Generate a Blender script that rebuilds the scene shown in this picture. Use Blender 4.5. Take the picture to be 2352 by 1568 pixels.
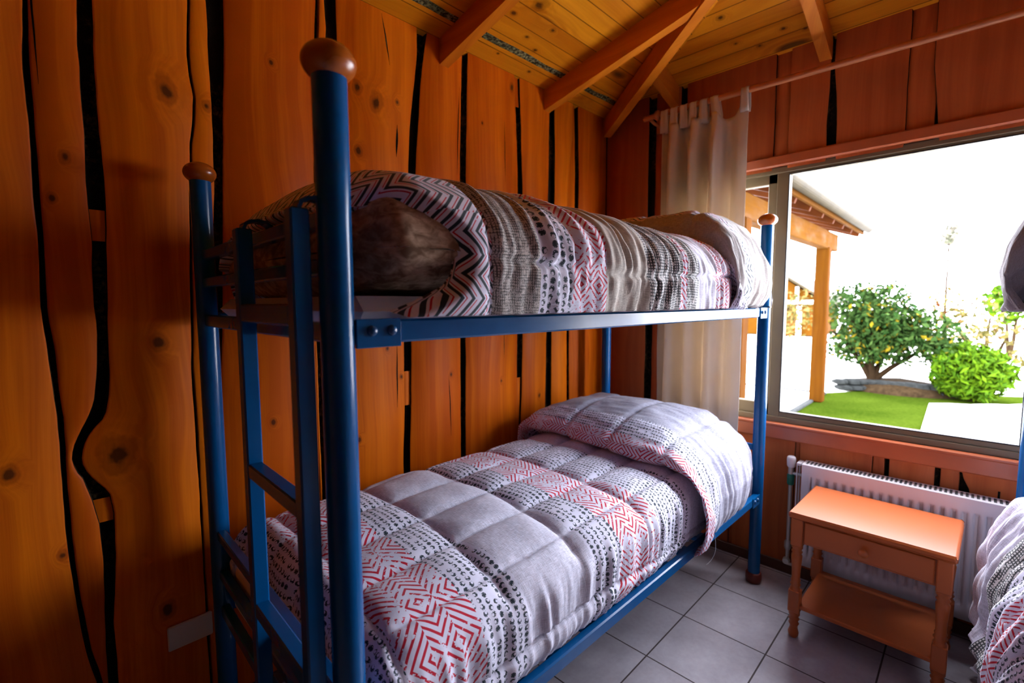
import bpy, math, random
import numpy as np
from mathutils import Vector, Matrix, noise as mnoise
random.seed(7); np.random.seed(7)
for o in list(bpy.data.objects): bpy.data.objects.remove(o)
scn = bpy.context.scene
C = scn.collection
XW = 2.643                      # inner face of the window wall
# ------------------------------------------------------------------ camera
cam = bpy.data.cameras.new('camera'); co = bpy.data.objects.new('camera', cam); C.objects.link(co)
yaw, pit, rol = math.radians(44.5396), math.radians(-4.6895), math.radians(-0.1954)
F = Vector((math.cos(yaw)*math.cos(pit), math.sin(yaw)*math.cos(pit), math.sin(pit)))
R = Vector((math.sin(yaw), -math.cos(yaw), 0)); U = R.cross(F)
R2 = R*math.cos(rol)+U*math.sin(rol); U2 = -R*math.sin(rol)+U*math.cos(rol)
Mx = Matrix((R2, U2, -F)).transposed().to_4x4(); Mx.translation = Vector((0, -1.7511, 1.3863))
co.matrix_world = Mx
cam.sensor_width = 36; cam.lens = 1083.35/2352*36; cam.clip_start = 0.02; cam.clip_end = 400
cam.dof.use_dof = True; cam.dof.focus_distance = 1.35; cam.dof.aperture_fstop = 2.5
scn.camera = co
# ------------------------------------------------------------------ world, light, exposure
w = bpy.data.worlds.new('sky'); scn.world = w; w.use_nodes = True
bg = w.node_tree.nodes['Background']; bg.inputs[0].default_value = (0.88, 0.93, 1.08, 1); bg.inputs[1].default_value = 27.0
pl = bpy.data.lights.new('window_portal', 'AREA'); pl.shape = 'RECTANGLE'; pl.size = 2.0; pl.size_y = 1.24
pl.cycles.is_portal = True
po = bpy.data.objects.new('window_portal', pl); C.objects.link(po)
po.location = (XW+0.12, -1.45, 1.42); po.rotation_euler = (math.radians(90), 0, math.radians(90))
scn.view_settings.view_transform = 'Standard'; scn.view_settings.look = 'None'
scn.view_settings.exposure = 0.0; scn.view_settings.gamma = 1.0; scn.view_settings.use_curve_mapping = False

# ------------------------------------------------------------------ node helpers
class V:
    def __init__(s, t, sock): s.t = t; s.s = sock
    def _m(s, op, *a):
        n = s.t.nodes.new('ShaderNodeMath'); n.operation = op
        for i, v in enumerate((s,)+a):
            if isinstance(v, V): s.t.links.new(v.s, n.inputs[i])
            else: n.inputs[i].default_value = float(v)
        return V(s.t, n.outputs[0])
    def __add__(s, o): return s._m('ADD', o)
    __radd__ = __add__
    def __sub__(s, o): return s._m('SUBTRACT', o)
    def __rsub__(s, o): return (s*-1.0)+o
    def __mul__(s, o): return s._m('MULTIPLY', o)
    __rmul__ = __mul__
    def __truediv__(s, o): return s._m('DIVIDE', o)
    def lt(s, o): return s._m('LESS_THAN', o)
    def gt(s, o): return s._m('GREATER_THAN', o)
    def fr(s): return s._m('FRACT')
    def fl(s): return s._m('FLOOR')
    def ab(s): return s._m('ABSOLUTE')
    def sq(s): return s._m('SQRT')
    def mn(s, o): return s._m('MINIMUM', o)
    def mx(s, o): return s._m('MAXIMUM', o)
    def sin(s): return s._m('SINE')
    def cl(s):
        v = s._m('ADD', 0.0); v.s.node.use_clamp = True; return v
    def ramp(s, a, b, c=0.0, d=1.0):
        n = s.t.nodes.new('ShaderNodeMapRange'); n.clamp = True
        s.t.links.new(s.s, n.inputs[0])
        for i, v in enumerate((a, b, c, d)): n.inputs[i+1].default_value = v
        return V(s.t, n.outputs[0])
def newmat(name):
    m = bpy.data.materials.new(name); m.use_nodes = True; t = m.node_tree
    return m, t, t.nodes['Principled BSDF']
def coords(t, kind='Object'):
    n = t.nodes.new('ShaderNodeTexCoord'); s = t.nodes.new('ShaderNodeSeparateXYZ')
    t.links.new(n.outputs[kind], s.inputs[0]); return [V(t, s.outputs[i]) for i in range(3)]
def comb(t, x, y, z):
    n = t.nodes.new('ShaderNodeCombineXYZ')
    for i, v in enumerate((x, y, z)):
        if isinstance(v, V): t.links.new(v.s, n.inputs[i])
        else: n.inputs[i].default_value = v
    return n.outputs[0]
def nz(t, vec, scale=1.0, detail=3.0, dist=0.0, rough=0.55):
    n = t.nodes.new('ShaderNodeTexNoise'); t.links.new(vec, n.inputs['Vector'])
    n.inputs['Scale'].default_value = scale; n.inputs['Detail'].default_value = detail
    n.inputs['Distortion'].default_value = dist; n.inputs['Roughness'].default_value = rough
    return V(t, n.outputs[0])
def voro(t, vec, scale=1.0, feature='F1', out='Distance'):
    n = t.nodes.new('ShaderNodeTexVoronoi'); n.feature = feature; t.links.new(vec, n.inputs['Vector'])
    n.inputs['Scale'].default_value = scale; return V(t, n.outputs[out])
def wn(t, vec):
    n = t.nodes.new('ShaderNodeTexWhiteNoise'); n.noise_dimensions = '3D'; t.links.new(vec, n.inputs['Vector'])
    return V(t, n.outputs['Value'])
def mix(t, f, a, b):
    n = t.nodes.new('ShaderNodeMix'); n.data_type = 'RGBA'
    if isinstance(f, V): t.links.new(f.s, n.inputs[0])
    else: n.inputs[0].default_value = f
    for i, c in ((6, a), (7, b)):
        if isinstance(c, tuple): n.inputs[i].default_value = (*c[:3], 1)
        else: t.links.new(c, n.inputs[i])
    return n.outputs[2]
def bump(t, p, h, strength=0.3, dist=0.01):
    n = t.nodes.new('ShaderNodeBump'); n.inputs['Strength'].default_value = strength; n.inputs['Distance'].default_value = dist
    t.links.new(h.s, n.inputs['Height']); t.links.new(n.outputs[0], p.inputs['Normal'])
def simple(name, col, rough=0.5, metal=0.0, var=0.0, vs=8.0, spec=0.5, coat=0.0):
    m, t, p = newmat(name); p.inputs['Roughness'].default_value = rough; p.inputs['Metallic'].default_value = metal
    p.inputs['Specular IOR Level'].default_value = spec; p.inputs['Coat Weight'].default_value = coat
    x, y, z = coords(t); n = nz(t, comb(t, x, y, z), vs, 4)
    a = tuple(c*(1-var) for c in col); b = tuple(min(1, c*(1+var)) for c in col)
    t.links.new(mix(t, n.ramp(.3, .7), a, b), p.inputs['Base Color'])
    return m
def wood(name, dark, light, axis=2, knots=1.0, rough=0.33, boards=None, kcol=(0.05, 0.012, 0.003), tone=True, spec=0.5, coat=0.0, seed=0.0, grain=1.0, at=()):
    """pine: axis = grain direction, boards=(axis, width) draws tongue-and-groove joints"""
    m, t, p = newmat(name)
    c = coords(t); g = c[axis]; o = [c[i] for i in range(3) if i != axis]
    c0, c1 = o
    attr = t.nodes.new('ShaderNodeAttribute'); attr.attribute_name = 'tone'; tn = V(t, attr.outputs['Fac'])
    off = tn*17.3+seed
    h = None
    if boards:
        ba = c[boards[0]]/boards[1]; bid = ba.fl(); bf = ba.fr()
        rb = wn(t, comb(t, bid, 1.7, seed)); off = off + rb*13.0
        line = (bf-0.5).ab().gt(0.472)
    warp = nz(t, comb(t, c0*3.0+off, c1*3.0, g*1.3), 1.0, 2)-0.5
    # knots
    kv = comb(t, c0*3.2+off, c1*3.2, g*1.25+off*0.7)
    kd = voro(t, kv, 1.0)
    kring = kd + (nz(t, kv, 3.0, 2)-0.5)*0.12
    kmask = kring.ramp(0.05, 0.12, 1.0, 0.0)*knots
    khalo = kring.ramp(0.08, 0.30, 1.0, 0.0)*knots
    swirl = (kring*70.0).sin()*0.5+0.5
    kn = nz(t, comb(t, c0*22.0, c1*22.0, g*16.0), 1.0, 3)-0.5; kk = None
    for ko, kg, kr in at:              # knots that sit at known places
        a_ = (c0-ko)/kr; b_ = (g-kg)/(kr*1.35); d_ = (a_*a_+b_*b_).sq()
        kk = d_ if kk is None else kk.mn(d_)
    if kk is not None:
        kk = kk+kn*1.5
        core = kk.ramp(0.35, 0.75, 1.0, 0.0); body_ = kk.ramp(0.9, 1.25, 1.0, 0.0); aura = kk.ramp(1.0, 2.6, 1.0, 0.0); crv = (kk*9.0).sin()*0.5+0.5
    gx = (c0+c1)*1.0 + warp*0.10 + khalo*0.03
    if kk is not None: gx = gx + aura*0.035
    fine = nz(t, comb(t, gx*130.0*grain+off, off, g*2.2), 1.0, 4, 0.0, 0.6)
    broad = nz(t, comb(t, gx*17.0*grain+off, off, g*0.9), 1.0, 3)
    rings = ((gx*90.0*grain + broad*9.0).sin()*0.5+0.5)
    f = (broad*0.75 + fine*0.35 + rings*0.10 + (tn-0.5)*0.35 - 0.12)
    if boards: f = f + (rb-0.5)*0.22
    f = f + khalo*(swirl*0.35-0.35)
    col = mix(t, f.ramp(0.25, 0.85), dark, light)
    blot = nz(t, comb(t, c0*5.0+off, c1*5.0, g*3.0), 1.0, 3).ramp(0.35, 0.75)
    col = mix(t, blot*0.35, col, tuple(x*y for x, y in zip(light, (0.80, 0.62, 0.55))))
    col = mix(t, kmask*0.85, col, kcol)
    if kk is not None:
        col = mix(t, body_*0.34+aura*crv*0.14, col, tuple(x*0.45 for x in dark)); col = mix(t, core*0.85, col, kcol)
    hh = fine*0.4 + kring.ramp(0.0, 0.3)*knots*0.6
    if boards:
        col = mix(t, line*0.75, col, tuple(x*0.25 for x in dark)); hh = hh - line*3.0
    t.links.new(col, p.inputs['Base Color'])
    p.inputs['Specular IOR Level'].default_value = spec; p.inputs['Coat Weight'].default_value = coat
    p.inputs['Coat Roughness'].default_value = 0.2
    rr = nz(t, comb(t, c0*9.0, c1*9.0, g*4.0), 1.0, 3).ramp(0.3, 0.7, rough*0.8, rough*1.3)
    t.links.new(rr.s, p.inputs['Roughness'])
    bump(t, p, hh, 0.25, 0.003)
    return m

# ------------------------------------------------------------------ mesh helpers
class MB:
    def __init__(s): s.v = []; s.f = []; s.m = []; s.t = []; s.sm = []; s.mat = 0; s.tone = 0.5
    def add(s, vs, fs, smooth=False):
        b = len(s.v); s.v += [tuple(v) for v in vs]
        for f in fs: s.f.append(tuple(b+i for i in f)); s.m.append(s.mat); s.t.append(s.tone); s.sm.append(smooth)
    def box(s, a, b):
        (x0, y0, z0), (x1, y1, z1) = [min(p, q) for p, q in zip(a, b)], [max(p, q) for p, q in zip(a, b)]
        s.add([(x0,y0,z0),(x1,y0,z0),(x1,y1,z0),(x0,y1,z0),(x0,y0,z1),(x1,y0,z1),(x1,y1,z1),(x0,y1,z1)],
              [(0,3,2,1),(4,5,6,7),(0,1,5,4),(1,2,6,5),(2,3,7,6),(3,0,4,7)])
    def bbox(s, a, b, r=0.004):
        """box with chamfered edges"""
        a = np.minimum(a, b).astype(float), np.maximum(a, b).astype(float)
        lo, hi = a; r = min(r, *((hi-lo)/2.01)); vs = []; idx = {}
        for ax in range(3):
            for sx in (0, 1):
                for sy in (0, 1):
                    for sz in (0, 1):
                        q = [0, 0, 0]
                        for k, sg in enumerate((sx, sy, sz)):
                            e = (lo, hi)[sg][k]; q[k] = e if k == ax else e+(r if sg == 0 else -r)
                        idx[(ax, sx, sy, sz)] = len(vs); vs.append(q)
        fs = []
        for ax in range(3):
            for sg in (0, 1):
                k = [i for i in range(3) if i != ax]; f = []
                for u, v in ((0,0),(1,0),(1,1),(0,1)):
                    b_ = [0,0,0]; b_[ax] = sg; b_[k[0]] = u; b_[k[1]] = v; f.append(idx[(ax, *b_)])
                fs.append(f)
        for ax in range(3):        # edges parallel to ax
            k = [i for i in range(3) if i != ax]
            for u in (0, 1):
                for v in (0, 1):
                    f = []
                    for e, w_ in ((0, k[0]), (1, k[0]), (1, k[1]), (0, k[1])):
                        b_ = [0,0,0]; b_[ax] = e; b_[k[0]] = u; b_[k[1]] = v; f.append(idx[(w_, *b_)])
                    fs.append(f)
        for sx in (0,1):
            for sy in (0,1):
                for sz in (0,1): fs.append([idx[(i, sx, sy, sz)] for i in range(3)])
        s.add(vs, fs)
    def beam(s, A, B, w_, h, up=(0, 0, 1), tw=None, th=None):
        """bar of width w_ and height h from A to B, A/B at the centre of the section"""
        A, B = Vector(A), Vector(B); d = (B-A).normalized(); u = Vector(up)
        r = d.cross(u).normalized(); u = r.cross(d)
        tw = w_ if tw is None else tw; th = h if th is None else th
        vs = [A-r*w_/2-u*h/2, A+r*w_/2-u*h/2, A+r*w_/2+u*h/2, A-r*w_/2+u*h/2,
              B-r*tw/2-u*th/2, B+r*tw/2-u*th/2, B+r*tw/2+u*th/2, B-r*tw/2+u*th/2]
        s.add(vs, [(0,1,2,3),(7,6,5,4),(0,4,5,1),(1,5,6,2),(2,6,7,3),(3,7,4,0)])
    def tube(s, pts, r, n=14, caps=True):
        pts = [Vector(p) for p in pts]; rings = []
        rs = r if isinstance(r, (list, tuple)) else [r]*len(pts)
        prev = None
        for i, p in enumerate(pts):
            d = (pts[min(i+1, len(pts)-1)]-pts[max(i-1, 0)]).normalized()
            if prev is None:
                a = Vector((0,0,1)) if abs(d.z) < .9 else Vector((1,0,0)); e = d.cross(a).normalized()
            else: e = (prev-d*prev.dot(d)).normalized()
            prev = e; g = d.cross(e)
            rings.append([p+(e*math.cos(2*math.pi*k/n)+g*math.sin(2*math.pi*k/n))*rs[i] for k in range(n)])
        vs = [v for q in rings for v in q]
        fs = [(i*n+k, i*n+(k+1) % n, (i+1)*n+(k+1) % n, (i+1)*n+k) for i in range(len(pts)-1) for k in range(n)]
        s.add(vs, fs, True)
        if caps: s.add(rings[0], [tuple(range(n))[::-1]]); s.add(rings[-1], [tuple(range(n))])
    def lathe(s, prof, c, n=24, sx=1.0, square=None):
        """prof [(r,z)] around vertical axis at c"""
        vs = []
        for r, z in prof:
            for k in range(n):
                a = 2*math.pi*k/n; vs.append((c[0]+r*math.cos(a)*sx, c[1]+r*math.sin(a), c[2]+z))
        fs = [(i*n+k, i*n+(k+1) % n, (i+1)*n+(k+1) % n, (i+1)*n+k) for i in range(len(prof)-1) for k in range(n)]
        s.add(vs, fs, True)
        s.add([(c[0]+prof[-1][0]*math.cos(2*math.pi*k/n), c[1]+prof[-1][0]*math.sin(2*math.pi*k/n), c[2]+prof[-1][1]) for k in range(n)], [tuple(range(n))])
        s.add([(c[0]+prof[0][0]*math.cos(2*math.pi*k/n), c[1]+prof[0][0]*math.sin(2*math.pi*k/n), c[2]+prof[0][1]) for k in range(n)], [tuple(range(n))[::-1]])
    def build(s, name, mats, parent=None, loc=None, rz=0):
        me = bpy.data.meshes.new(name); me.from_pydata(s.v, [], s.f)
        for m in (mats if isinstance(mats, (list, tuple)) else [mats]): me.materials.append(m)
        me.polygons.foreach_set('material_index', s.m); me.polygons.foreach_set('use_smooth', s.sm)
        a = me.attributes.new('tone', 'FLOAT', 'FACE'); a.data.foreach_set('value', s.t)
        me.update(); o = bpy.data.objects.new(name, me); C.objects.link(o)
        if parent: o.parent = parent
        if loc: o.location = loc
        o.rotation_euler.z = rz
        return o
def grid_obj(name, P, UV, mat, parent=None, smooth=True, thick=None, closed=False):
    """P (nu,nv,3) numpy, UV (nu,nv,2)"""
    nu, nv = P.shape[:2]; me = bpy.data.meshes.new(name)
    idx = np.arange(nu*nv).reshape(nu, nv)
    a = idx[:-1, :-1].ravel(); b = idx[1:, :-1].ravel(); c = idx[1:, 1:].ravel(); d = idx[:-1, 1:].ravel()
    fs = np.stack([a, b, c, d], 1)
    me.from_pydata(P.reshape(-1, 3).tolist(), [], fs.tolist())
    uv = me.uv_layers.new(name='UVMap'); li = fs.ravel(); uv.data.foreach_set('uv', UV.reshape(-1, 2)[li].ravel().astype(np.float32))
    me.polygons.foreach_set('use_smooth', [smooth]*len(fs)); me.materials.append(mat); me.update()
    o = bpy.data.objects.new(name, me); C.objects.link(o)
    if parent: o.parent = parent
    if thick:
        md = o.modifiers.new('thickness', 'SOLIDIFY'); md.thickness = thick; md.offset = -1
    return o
def tag(o, label=None, cat=None, group=None, kind=None):
    if label: o['label'] = label
    if cat: o['category'] = cat
    if group: o['group'] = group
    if kind: o['kind'] = kind
    return o
def empty(name, loc=(0,0,0), rz=0):
    o = bpy.data.objects.new(name, None); C.objects.link(o); o.location = loc; o.rotation_euler.z = rz
    o.empty_display_size = 0.05; return o
def snoise(x, y, z=0.0): return mnoise.noise(Vector((x, y, z)))
def vnoise(X, Y, seed=0, octaves=3):
    """cheap smooth value noise on numpy arrays"""
    rs = np.random.RandomState(seed+11); T = rs.rand(64, 64)*2-1; out = 0; amp = 1; tot = 0
    for o in range(octaves):
        xi = np.floor(X).astype(int); yi = np.floor(Y).astype(int); fx = X-xi; fy = Y-yi
        fx = fx*fx*(3-2*fx); fy = fy*fy*(3-2*fy)
        g = lambda i, j: T[(xi+i) % 64, (yi+j) % 64]
        out = out + amp*((g(0,0)*(1-fx)+g(1,0)*fx)*(1-fy)+(g(0,1)*(1-fx)+g(1,1)*fx)*fy)
        tot += amp; amp *= .5; X = X*2.03+5.1; Y = Y*2.03+3.7
    return out/tot

# ------------------------------------------------------------------ materials
M = {}
KN = [(0.318,2.02,0.030),(0.150,0.955,0.040),(0.263,1.272,0.022),(1.015,2.184,0.030),(0.932,2.217,0.022),(1.109,2.211,0.012),(0.088,1.777,0.014),(0.056,1.665,0.011),
      (1.783,2.48,0.016),(0.576,0.968,0.012),(1.10,1.07,0.010),(0.425,2.008,0.014),(-0.067,0.95,0.020),(0.242,0.434,0.022),(1.036,1.197,0.010),(0.897,0.836,0.012),(2.0,0.86,0.012),(1.30,1.25,0.010),
      (0.02,0.70,0.012),(1.58,2.25,0.008),(1.37,1.05,0.010),(1.70,0.98,0.008),(0.62,2.20,0.010),(0.93,1.98,0.016)]
M['wall'] = wood('varnished_pine_wall', (0.47, 0.074, 0.002), (0.90, 0.222, 0.004), 2, knots=0.0, rough=0.45, spec=0.08, at=KN)
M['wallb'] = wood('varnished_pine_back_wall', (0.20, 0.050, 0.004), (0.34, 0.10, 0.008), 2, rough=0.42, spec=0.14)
M['wall_dim'] = wood('varnished_pine_window_wall_dim', (0.36, 0.078, 0.022), (0.60, 0.165, 0.048), 2, knots=0.5, rough=0.42, spec=0.16, seed=4.0)  # same varnish as the plank wall, with its low light put into the colour
M['ceilA'] = wood('pine_ceiling_boards', (0.50, 0.14, 0.004), (0.86, 0.34, 0.012), 0, rough=0.42, boards=(1, 0.085), spec=0.15, seed=2.0, at=[(-0.379,1.567,0.030),(-0.313,1.732,0.014),(-0.22,1.659,0.010),(-0.184,1.759,0.012),(-0.216,1.445,0.014),(-0.285,1.507,0.012),(-0.35,1.30,0.02),(-0.30,1.05,0.02),(-0.07,1.62,0.008),(-0.06,1.85,0.010)])
M['ceilB'] = wood('pine_ceiling_boards_end', (0.50, 0.14, 0.004), (0.86, 0.34, 0.012), 1, rough=0.42, boards=(0, 0.085), spec=0.15, seed=5.0, at=[(2.328,-0.827,0.016),(2.499,-0.837,0.010),(2.561,-0.928,0.012),(2.512,-1.044,0.012),(2.554,-1.123,0.009),(2.40,-1.30,0.014),(2.50,-1.5,0.012)])
M['rafterA'] = wood('pine_rafter', (0.48, 0.11, 0.006), (0.75, 0.23, 0.013), 1, knots=0.4, rough=0.4, spec=0.2, seed=1.0)
M['rafterB'] = wood('pine_rafter_end', (0.48, 0.12, 0.01), (0.75, 0.25, 0.02), 0, knots=0.4, rough=0.4, spec=0.2, seed=3.0)
M['ballwood'] = wood('varnished_ball_wood', (0.30, 0.055, 0.004), (0.50, 0.13, 0.010), 0, knots=0.0, rough=0.22, seed=8.0, spec=0.6)
M['trim'] = simple('stained_trim', (0.42, 0.10, 0.035), 0.32, var=0.12, vs=5)
M['rod'] = simple('stained_rod', (0.45, 0.14, 0.045), 0.4, var=0.15, vs=6)
M['table'] = simple('nightstand_lacquer', (0.42, 0.095, 0.022), 0.34, var=0.08, vs=4, spec=0.35)
M['base'] = simple('dark_baseboard', (0.085, 0.030, 0.016), 0.5, var=0.2)
M['cap'] = simple('dark_red_plastic', (0.16, 0.02, 0.010), 0.5, var=0.1)
M['blue'] = simple('blue_enamel', (0.0006, 0.075, 0.23), 0.22, var=0.05, vs=30, spec=0.32)
M['bolt'] = simple('blue_bolt', (0.004, 0.07, 0.20), 0.25, spec=0.7)
M['alu'] = simple('bronze_anodised_aluminium', (0.17, 0.125, 0.07), 0.45, metal=0.15, spec=0.25, var=0.06, vs=3)
M['rubber'] = simple('black_gasket', (0.02, 0.02, 0.02), 0.6)
M['white'] = simple('white_enamel', (0.72, 0.66, 0.66), 0.35, var=0.03, vs=3)
M['slot'] = simple('dark_slot', (0.05, 0.05, 0.05), 0.7)
M['chrome'] = simple('satin_nickel', (0.55, 0.52, 0.48), 0.35, metal=0.6)
M['green'] = simple('green_tape', (0.01, 0.13, 0.08), 0.5, var=0.1)
M['plate'] = simple('white_plastic_plate', (0.60, 0.56, 0.50), 0.4, var=0.02)
M['sheet'] = simple('white_sheet', (0.72, 0.68, 0.74), 0.9, var=0.03)
M['thread'] = simple('grey_thread', (0.3, 0.28, 0.29), 0.9)

def bark():
    m, t, p = newmat('dark_bark'); x, y, z = coords(t)
    n = nz(t, comb(t, x, y, z), 55.0, 5, 0.0, 0.7); b = nz(t, comb(t, x*3.0, y*3.0, z), 3.0, 2)
    f = (n.ramp(.48, .72))*(b.ramp(.45, .62))
    t.links.new(mix(t, f, (0.012, 0.008, 0.006), (0.17, 0.11, 0.045)), p.inputs['Base Color'])
    p.inputs['Roughness'].default_value = 0.8; p.inputs['Specular IOR Level'].default_value = 0.1; bump(t, p, n, 0.6, 0.01); return m
M['bark'] = bark()
def tiles():
    m, t, p = newmat('ceramic_floor_tiles'); x, y, z = coords(t); s = 0.33275
    u = (x-(1.94842-s*30))/s; v = (y-(-0.89784-s*30))/s
    g = (((u.fr()-0.5).ab().mx((v.fr()-0.5).ab())).gt(0.4915))
    tid = comb(t, u.fl(), v.fl(), 0.0); r = wn(t, tid)
    n = nz(t, comb(t, x, y, r*5.0), 5.0, 5, 0.3); n2 = nz(t, comb(t, x, y, r*9.0), 60.0, 3)
    f = (n*0.8+n2*0.25+(r-0.5)*0.12).ramp(0.3, 0.75)
    col = mix(t, f, (0.31, 0.27, 0.29), (0.47, 0.43, 0.46))
    col = mix(t, g, col, (0.035, 0.018, 0.016))
    t.links.new(col, p.inputs['Base Color'])
    t.links.new((g*0.5+n*0.12+0.17).s, p.inputs['Roughness']); bump(t, p, g*-1.0, 0.5, 0.002); return m
M['tiles'] = tiles()
def curtain_mat():
    m, t, p = newmat('cream_curtain_cotton'); x, y, z = coords(t)
    n = nz(t, comb(t, x*200.0, y*200.0, z*200.0), 1.0, 2); n2 = nz(t, comb(t, x, y, z), 4.0, 3)
    t.links.new(mix(t, n2.ramp(.3, .7), (0.74, 0.66, 0.54), (0.84, 0.77, 0.66)), p.inputs['Base Color'])
    p.inputs['Roughness'].default_value = 0.85; bump(t, p, n, 0.15, 0.001)
    tr = t.nodes.new('ShaderNodeBsdfTranslucent'); tr.inputs[0].default_value = (0.55, 0.44, 0.32, 1)
    mx_ = t.nodes.new('ShaderNodeMixShader'); mx_.inputs[0].default_value = 0.30
    out = [n_ for n_ in t.nodes if n_.type == 'OUTPUT_MATERIAL'][0]
    t.links.new(p.outputs[0], mx_.inputs[1]); t.links.new(tr.outputs[0], mx_.inputs[2]); t.links.new(mx_.outputs[0], out.inputs[0])
    return m
M['curtain'] = curtain_mat()
def glass():
    m, t, p = newmat('window_glass'); t.nodes.remove(p)
    out = [n_ for n_ in t.nodes if n_.type == 'OUTPUT_MATERIAL'][0]
    tr = t.nodes.new('ShaderNodeBsdfTransparent'); tr.inputs[0].default_value = (0.97, 0.98, 0.98, 1)
    gl = t.nodes.new('ShaderNodeBsdfGlossy'); gl.inputs['Roughness'].default_value = 0.02
    fr = t.nodes.new('ShaderNodeFresnel'); fr.inputs[0].default_value = 1.3
    geo = t.nodes.new('ShaderNodeNewGeometry')          # only the outer skin of the pane reflects
    ff = V(t, fr.outputs[0])*(1.0-V(t, geo.outputs['Backfacing']))
    mx_ = t.nodes.new('ShaderNodeMixShader'); t.links.new(ff.s, mx_.inputs[0])
    t.links.new(tr.outputs[0], mx_.inputs[1]); t.links.new(gl.outputs[0], mx_.inputs[2]); t.links.new(mx_.outputs[0], out.inputs[0])
    return m
M['glass'] = glass()

# ---- printed quilt cotton: a small library of patterns in (u along bed, v across bed), metres
WHITE = (0.78, 0.75, 0.88); INK = (0.022, 0.034, 0.045); RED = (0.56, 0.004, 0.028)
def pat_beads(t, u, v, s=1.0):
    du, dv = 0.0215*s, 0.0165*s
    cu = (u/du); row = cu.fl(); cv = v/dv + row*0.37
    gx = (cu.fr()-0.5)*du; gy = (cv.fr()-0.5)*dv
    rn = wn(t, comb(t, row, cv.fl(), 2.0)); a = rn*6.28
    r = (gx*gx+gy*gy).sq()
    ox = a.sin()*0.0030*s; oy = (a+1.57).sin()*0.0030*s
    r2 = ((gx-ox)*(gx-ox)+(gy-oy)*(gy-oy)).sq()
    bl = nz(t, comb(t, u*320.0, v*320.0, 0.0), 1.0, 2).gt(0.43)
    f = r.lt(0.0068*s)*(1.0-r2.lt(0.0036*s)*(rn.lt(0.8)))*(rn.gt(0.05))*(r.lt(0.0042*s).mx(bl))
    return mix(t, f, WHITE, INK)
def pat_red(t, u, v, uc, per=0.17, st=0.0165, duty=0.38):
    p = ((v/per).fr()-0.5).ab()*per
    q = (u-uc).ab()
    s1 = ((q+p)/st).fr().lt(duty)
    s2 = ((q-p+1.0)/st).fr().lt(duty)
    sel = (q-0.035).gt(0.0)
    f = sel*s1 + (1.0-sel)*s2
    br = nz(t, comb(t, u*55.0, v*55.0, 0.0), 1.0, 3, 0.0, 0.7); b2 = nz(t, comb(t, u*9.0, v*9.0, 3.0), 1.0, 2)
    f = f*((br+b2*0.75).gt(0.80))
    return mix(t, f, WHITE, RED)
def pat_linen(t, u, v, a=(0.48, 0.45, 0.53), b=(0.84, 0.81, 0.93)):
    n1 = nz(t, comb(t, u*620.0, v*45.0, 0.0), 1.0, 2); n2 = nz(t, comb(t, u*45.0, v*620.0, 5.0), 1.0, 2)
    return mix(t, (n1*0.55+n2*0.55).ramp(.42, .66), a, b)
def pat_weave(t, u, v):
    n1 = nz(t, comb(t, u*300.0, v*60.0, 0.0), 1.0, 2); n2 = nz(t, comb(t, u*60.0, v*300.0, 5.0), 1.0, 2)
    f = ((u/0.0052).fr().lt(0.42)).mx((v/0.0060).fr().lt(0.30))*((n1+n2).gt(0.93))
    return mix(t, f, (0.60, 0.54, 0.50), (0.10, 0.09, 0.08))
def pat_check(t, u, v):
    n1 = nz(t, comb(t, u*90.0, v*25.0, 0.0), 1.0, 2)
    f = ((u/0.0075).fr().lt(0.45)).mx((v/0.0085).fr().lt(0.40))*n1.gt(0.42)
    c = mix(t, f, (0.66, 0.62, 0.60), (0.05, 0.05, 0.05)); return c
def pat_zig(t, u, v):
    per = 0.084; p = ((v/per).fr()-0.5).ab()*per*0.95
    blk = (v/0.21).fl(); sgn = (blk*0.5).fr().lt(0.25)*2.0-1.0
    q = (u*sgn+p+1.0)/0.0265
    k = q.fr(); b = k.lt(0.34); r = k.gt(0.50)*k.lt(0.62)
    brk = nz(t, comb(t, u*30.0, v*30.0, 0.0), 1.0, 1).gt(0.40)
    c = mix(t, b, WHITE, INK); return mix(t, r*brk, c, RED)
def quilt(name, bands, base=None, warm=1.0, bumpy=0.35, wr=(14.0, 120.0)):
    m, t, p = newmat(name)
    n = t.nodes.new('ShaderNodeUVMap'); n.uv_map = 'UVMap'; s = t.nodes.new('ShaderNodeSeparateXYZ'); t.links.new(n.outputs[0], s.inputs[0])
    u, v = V(t, s.outputs[0]), V(t, s.outputs[1])
    wob = (nz(t, comb(t, u*4.0, v*4.0, 7.0), 1.0, 2)-0.5)*0.018
    uu = u+wob; vv = v+(nz(t, comb(t, u*5.0, v*5.0, 1.0), 1.0, 2)-0.5)*0.02
    col = None
    for start, fn in bands:
        c = fn(t, uu, vv)
        col = c if col is None else mix(t, (uu+(nz(t, comb(t, u*25.0, v*25.0, 0.0), 1.0, 2)-0.5)*0.012).gt(start), col, c)
    t.links.new(col, p.inputs['Base Color']); p.inputs['Roughness'].default_value = 0.82
    p.inputs['Sheen Weight'].default_value = 0.15; p.inputs['Specular IOR Level'].default_value = 0.25
    h = nz(t, comb(t, u*500.0, v*500.0, 0.0), 1.0, 2)*0.15 + nz(t, comb(t, u*wr[0]*3.0, v*wr[1]*0.25, 0.0), 1.0, 3)*0.7
    bump(t, p, h, bumpy, 0.004)
    return m
linen = lambda t, u, v: pat_linen(t, u, v)
beads = lambda t, u, v: pat_beads(t, u, v)
linen_dimmed = lambda t, u, v: pat_linen(t, u, v, (0.22, 0.21, 0.27), (0.47, 0.45, 0.54))  # same linen, darkened on the fold where window light would burn it out
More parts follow.
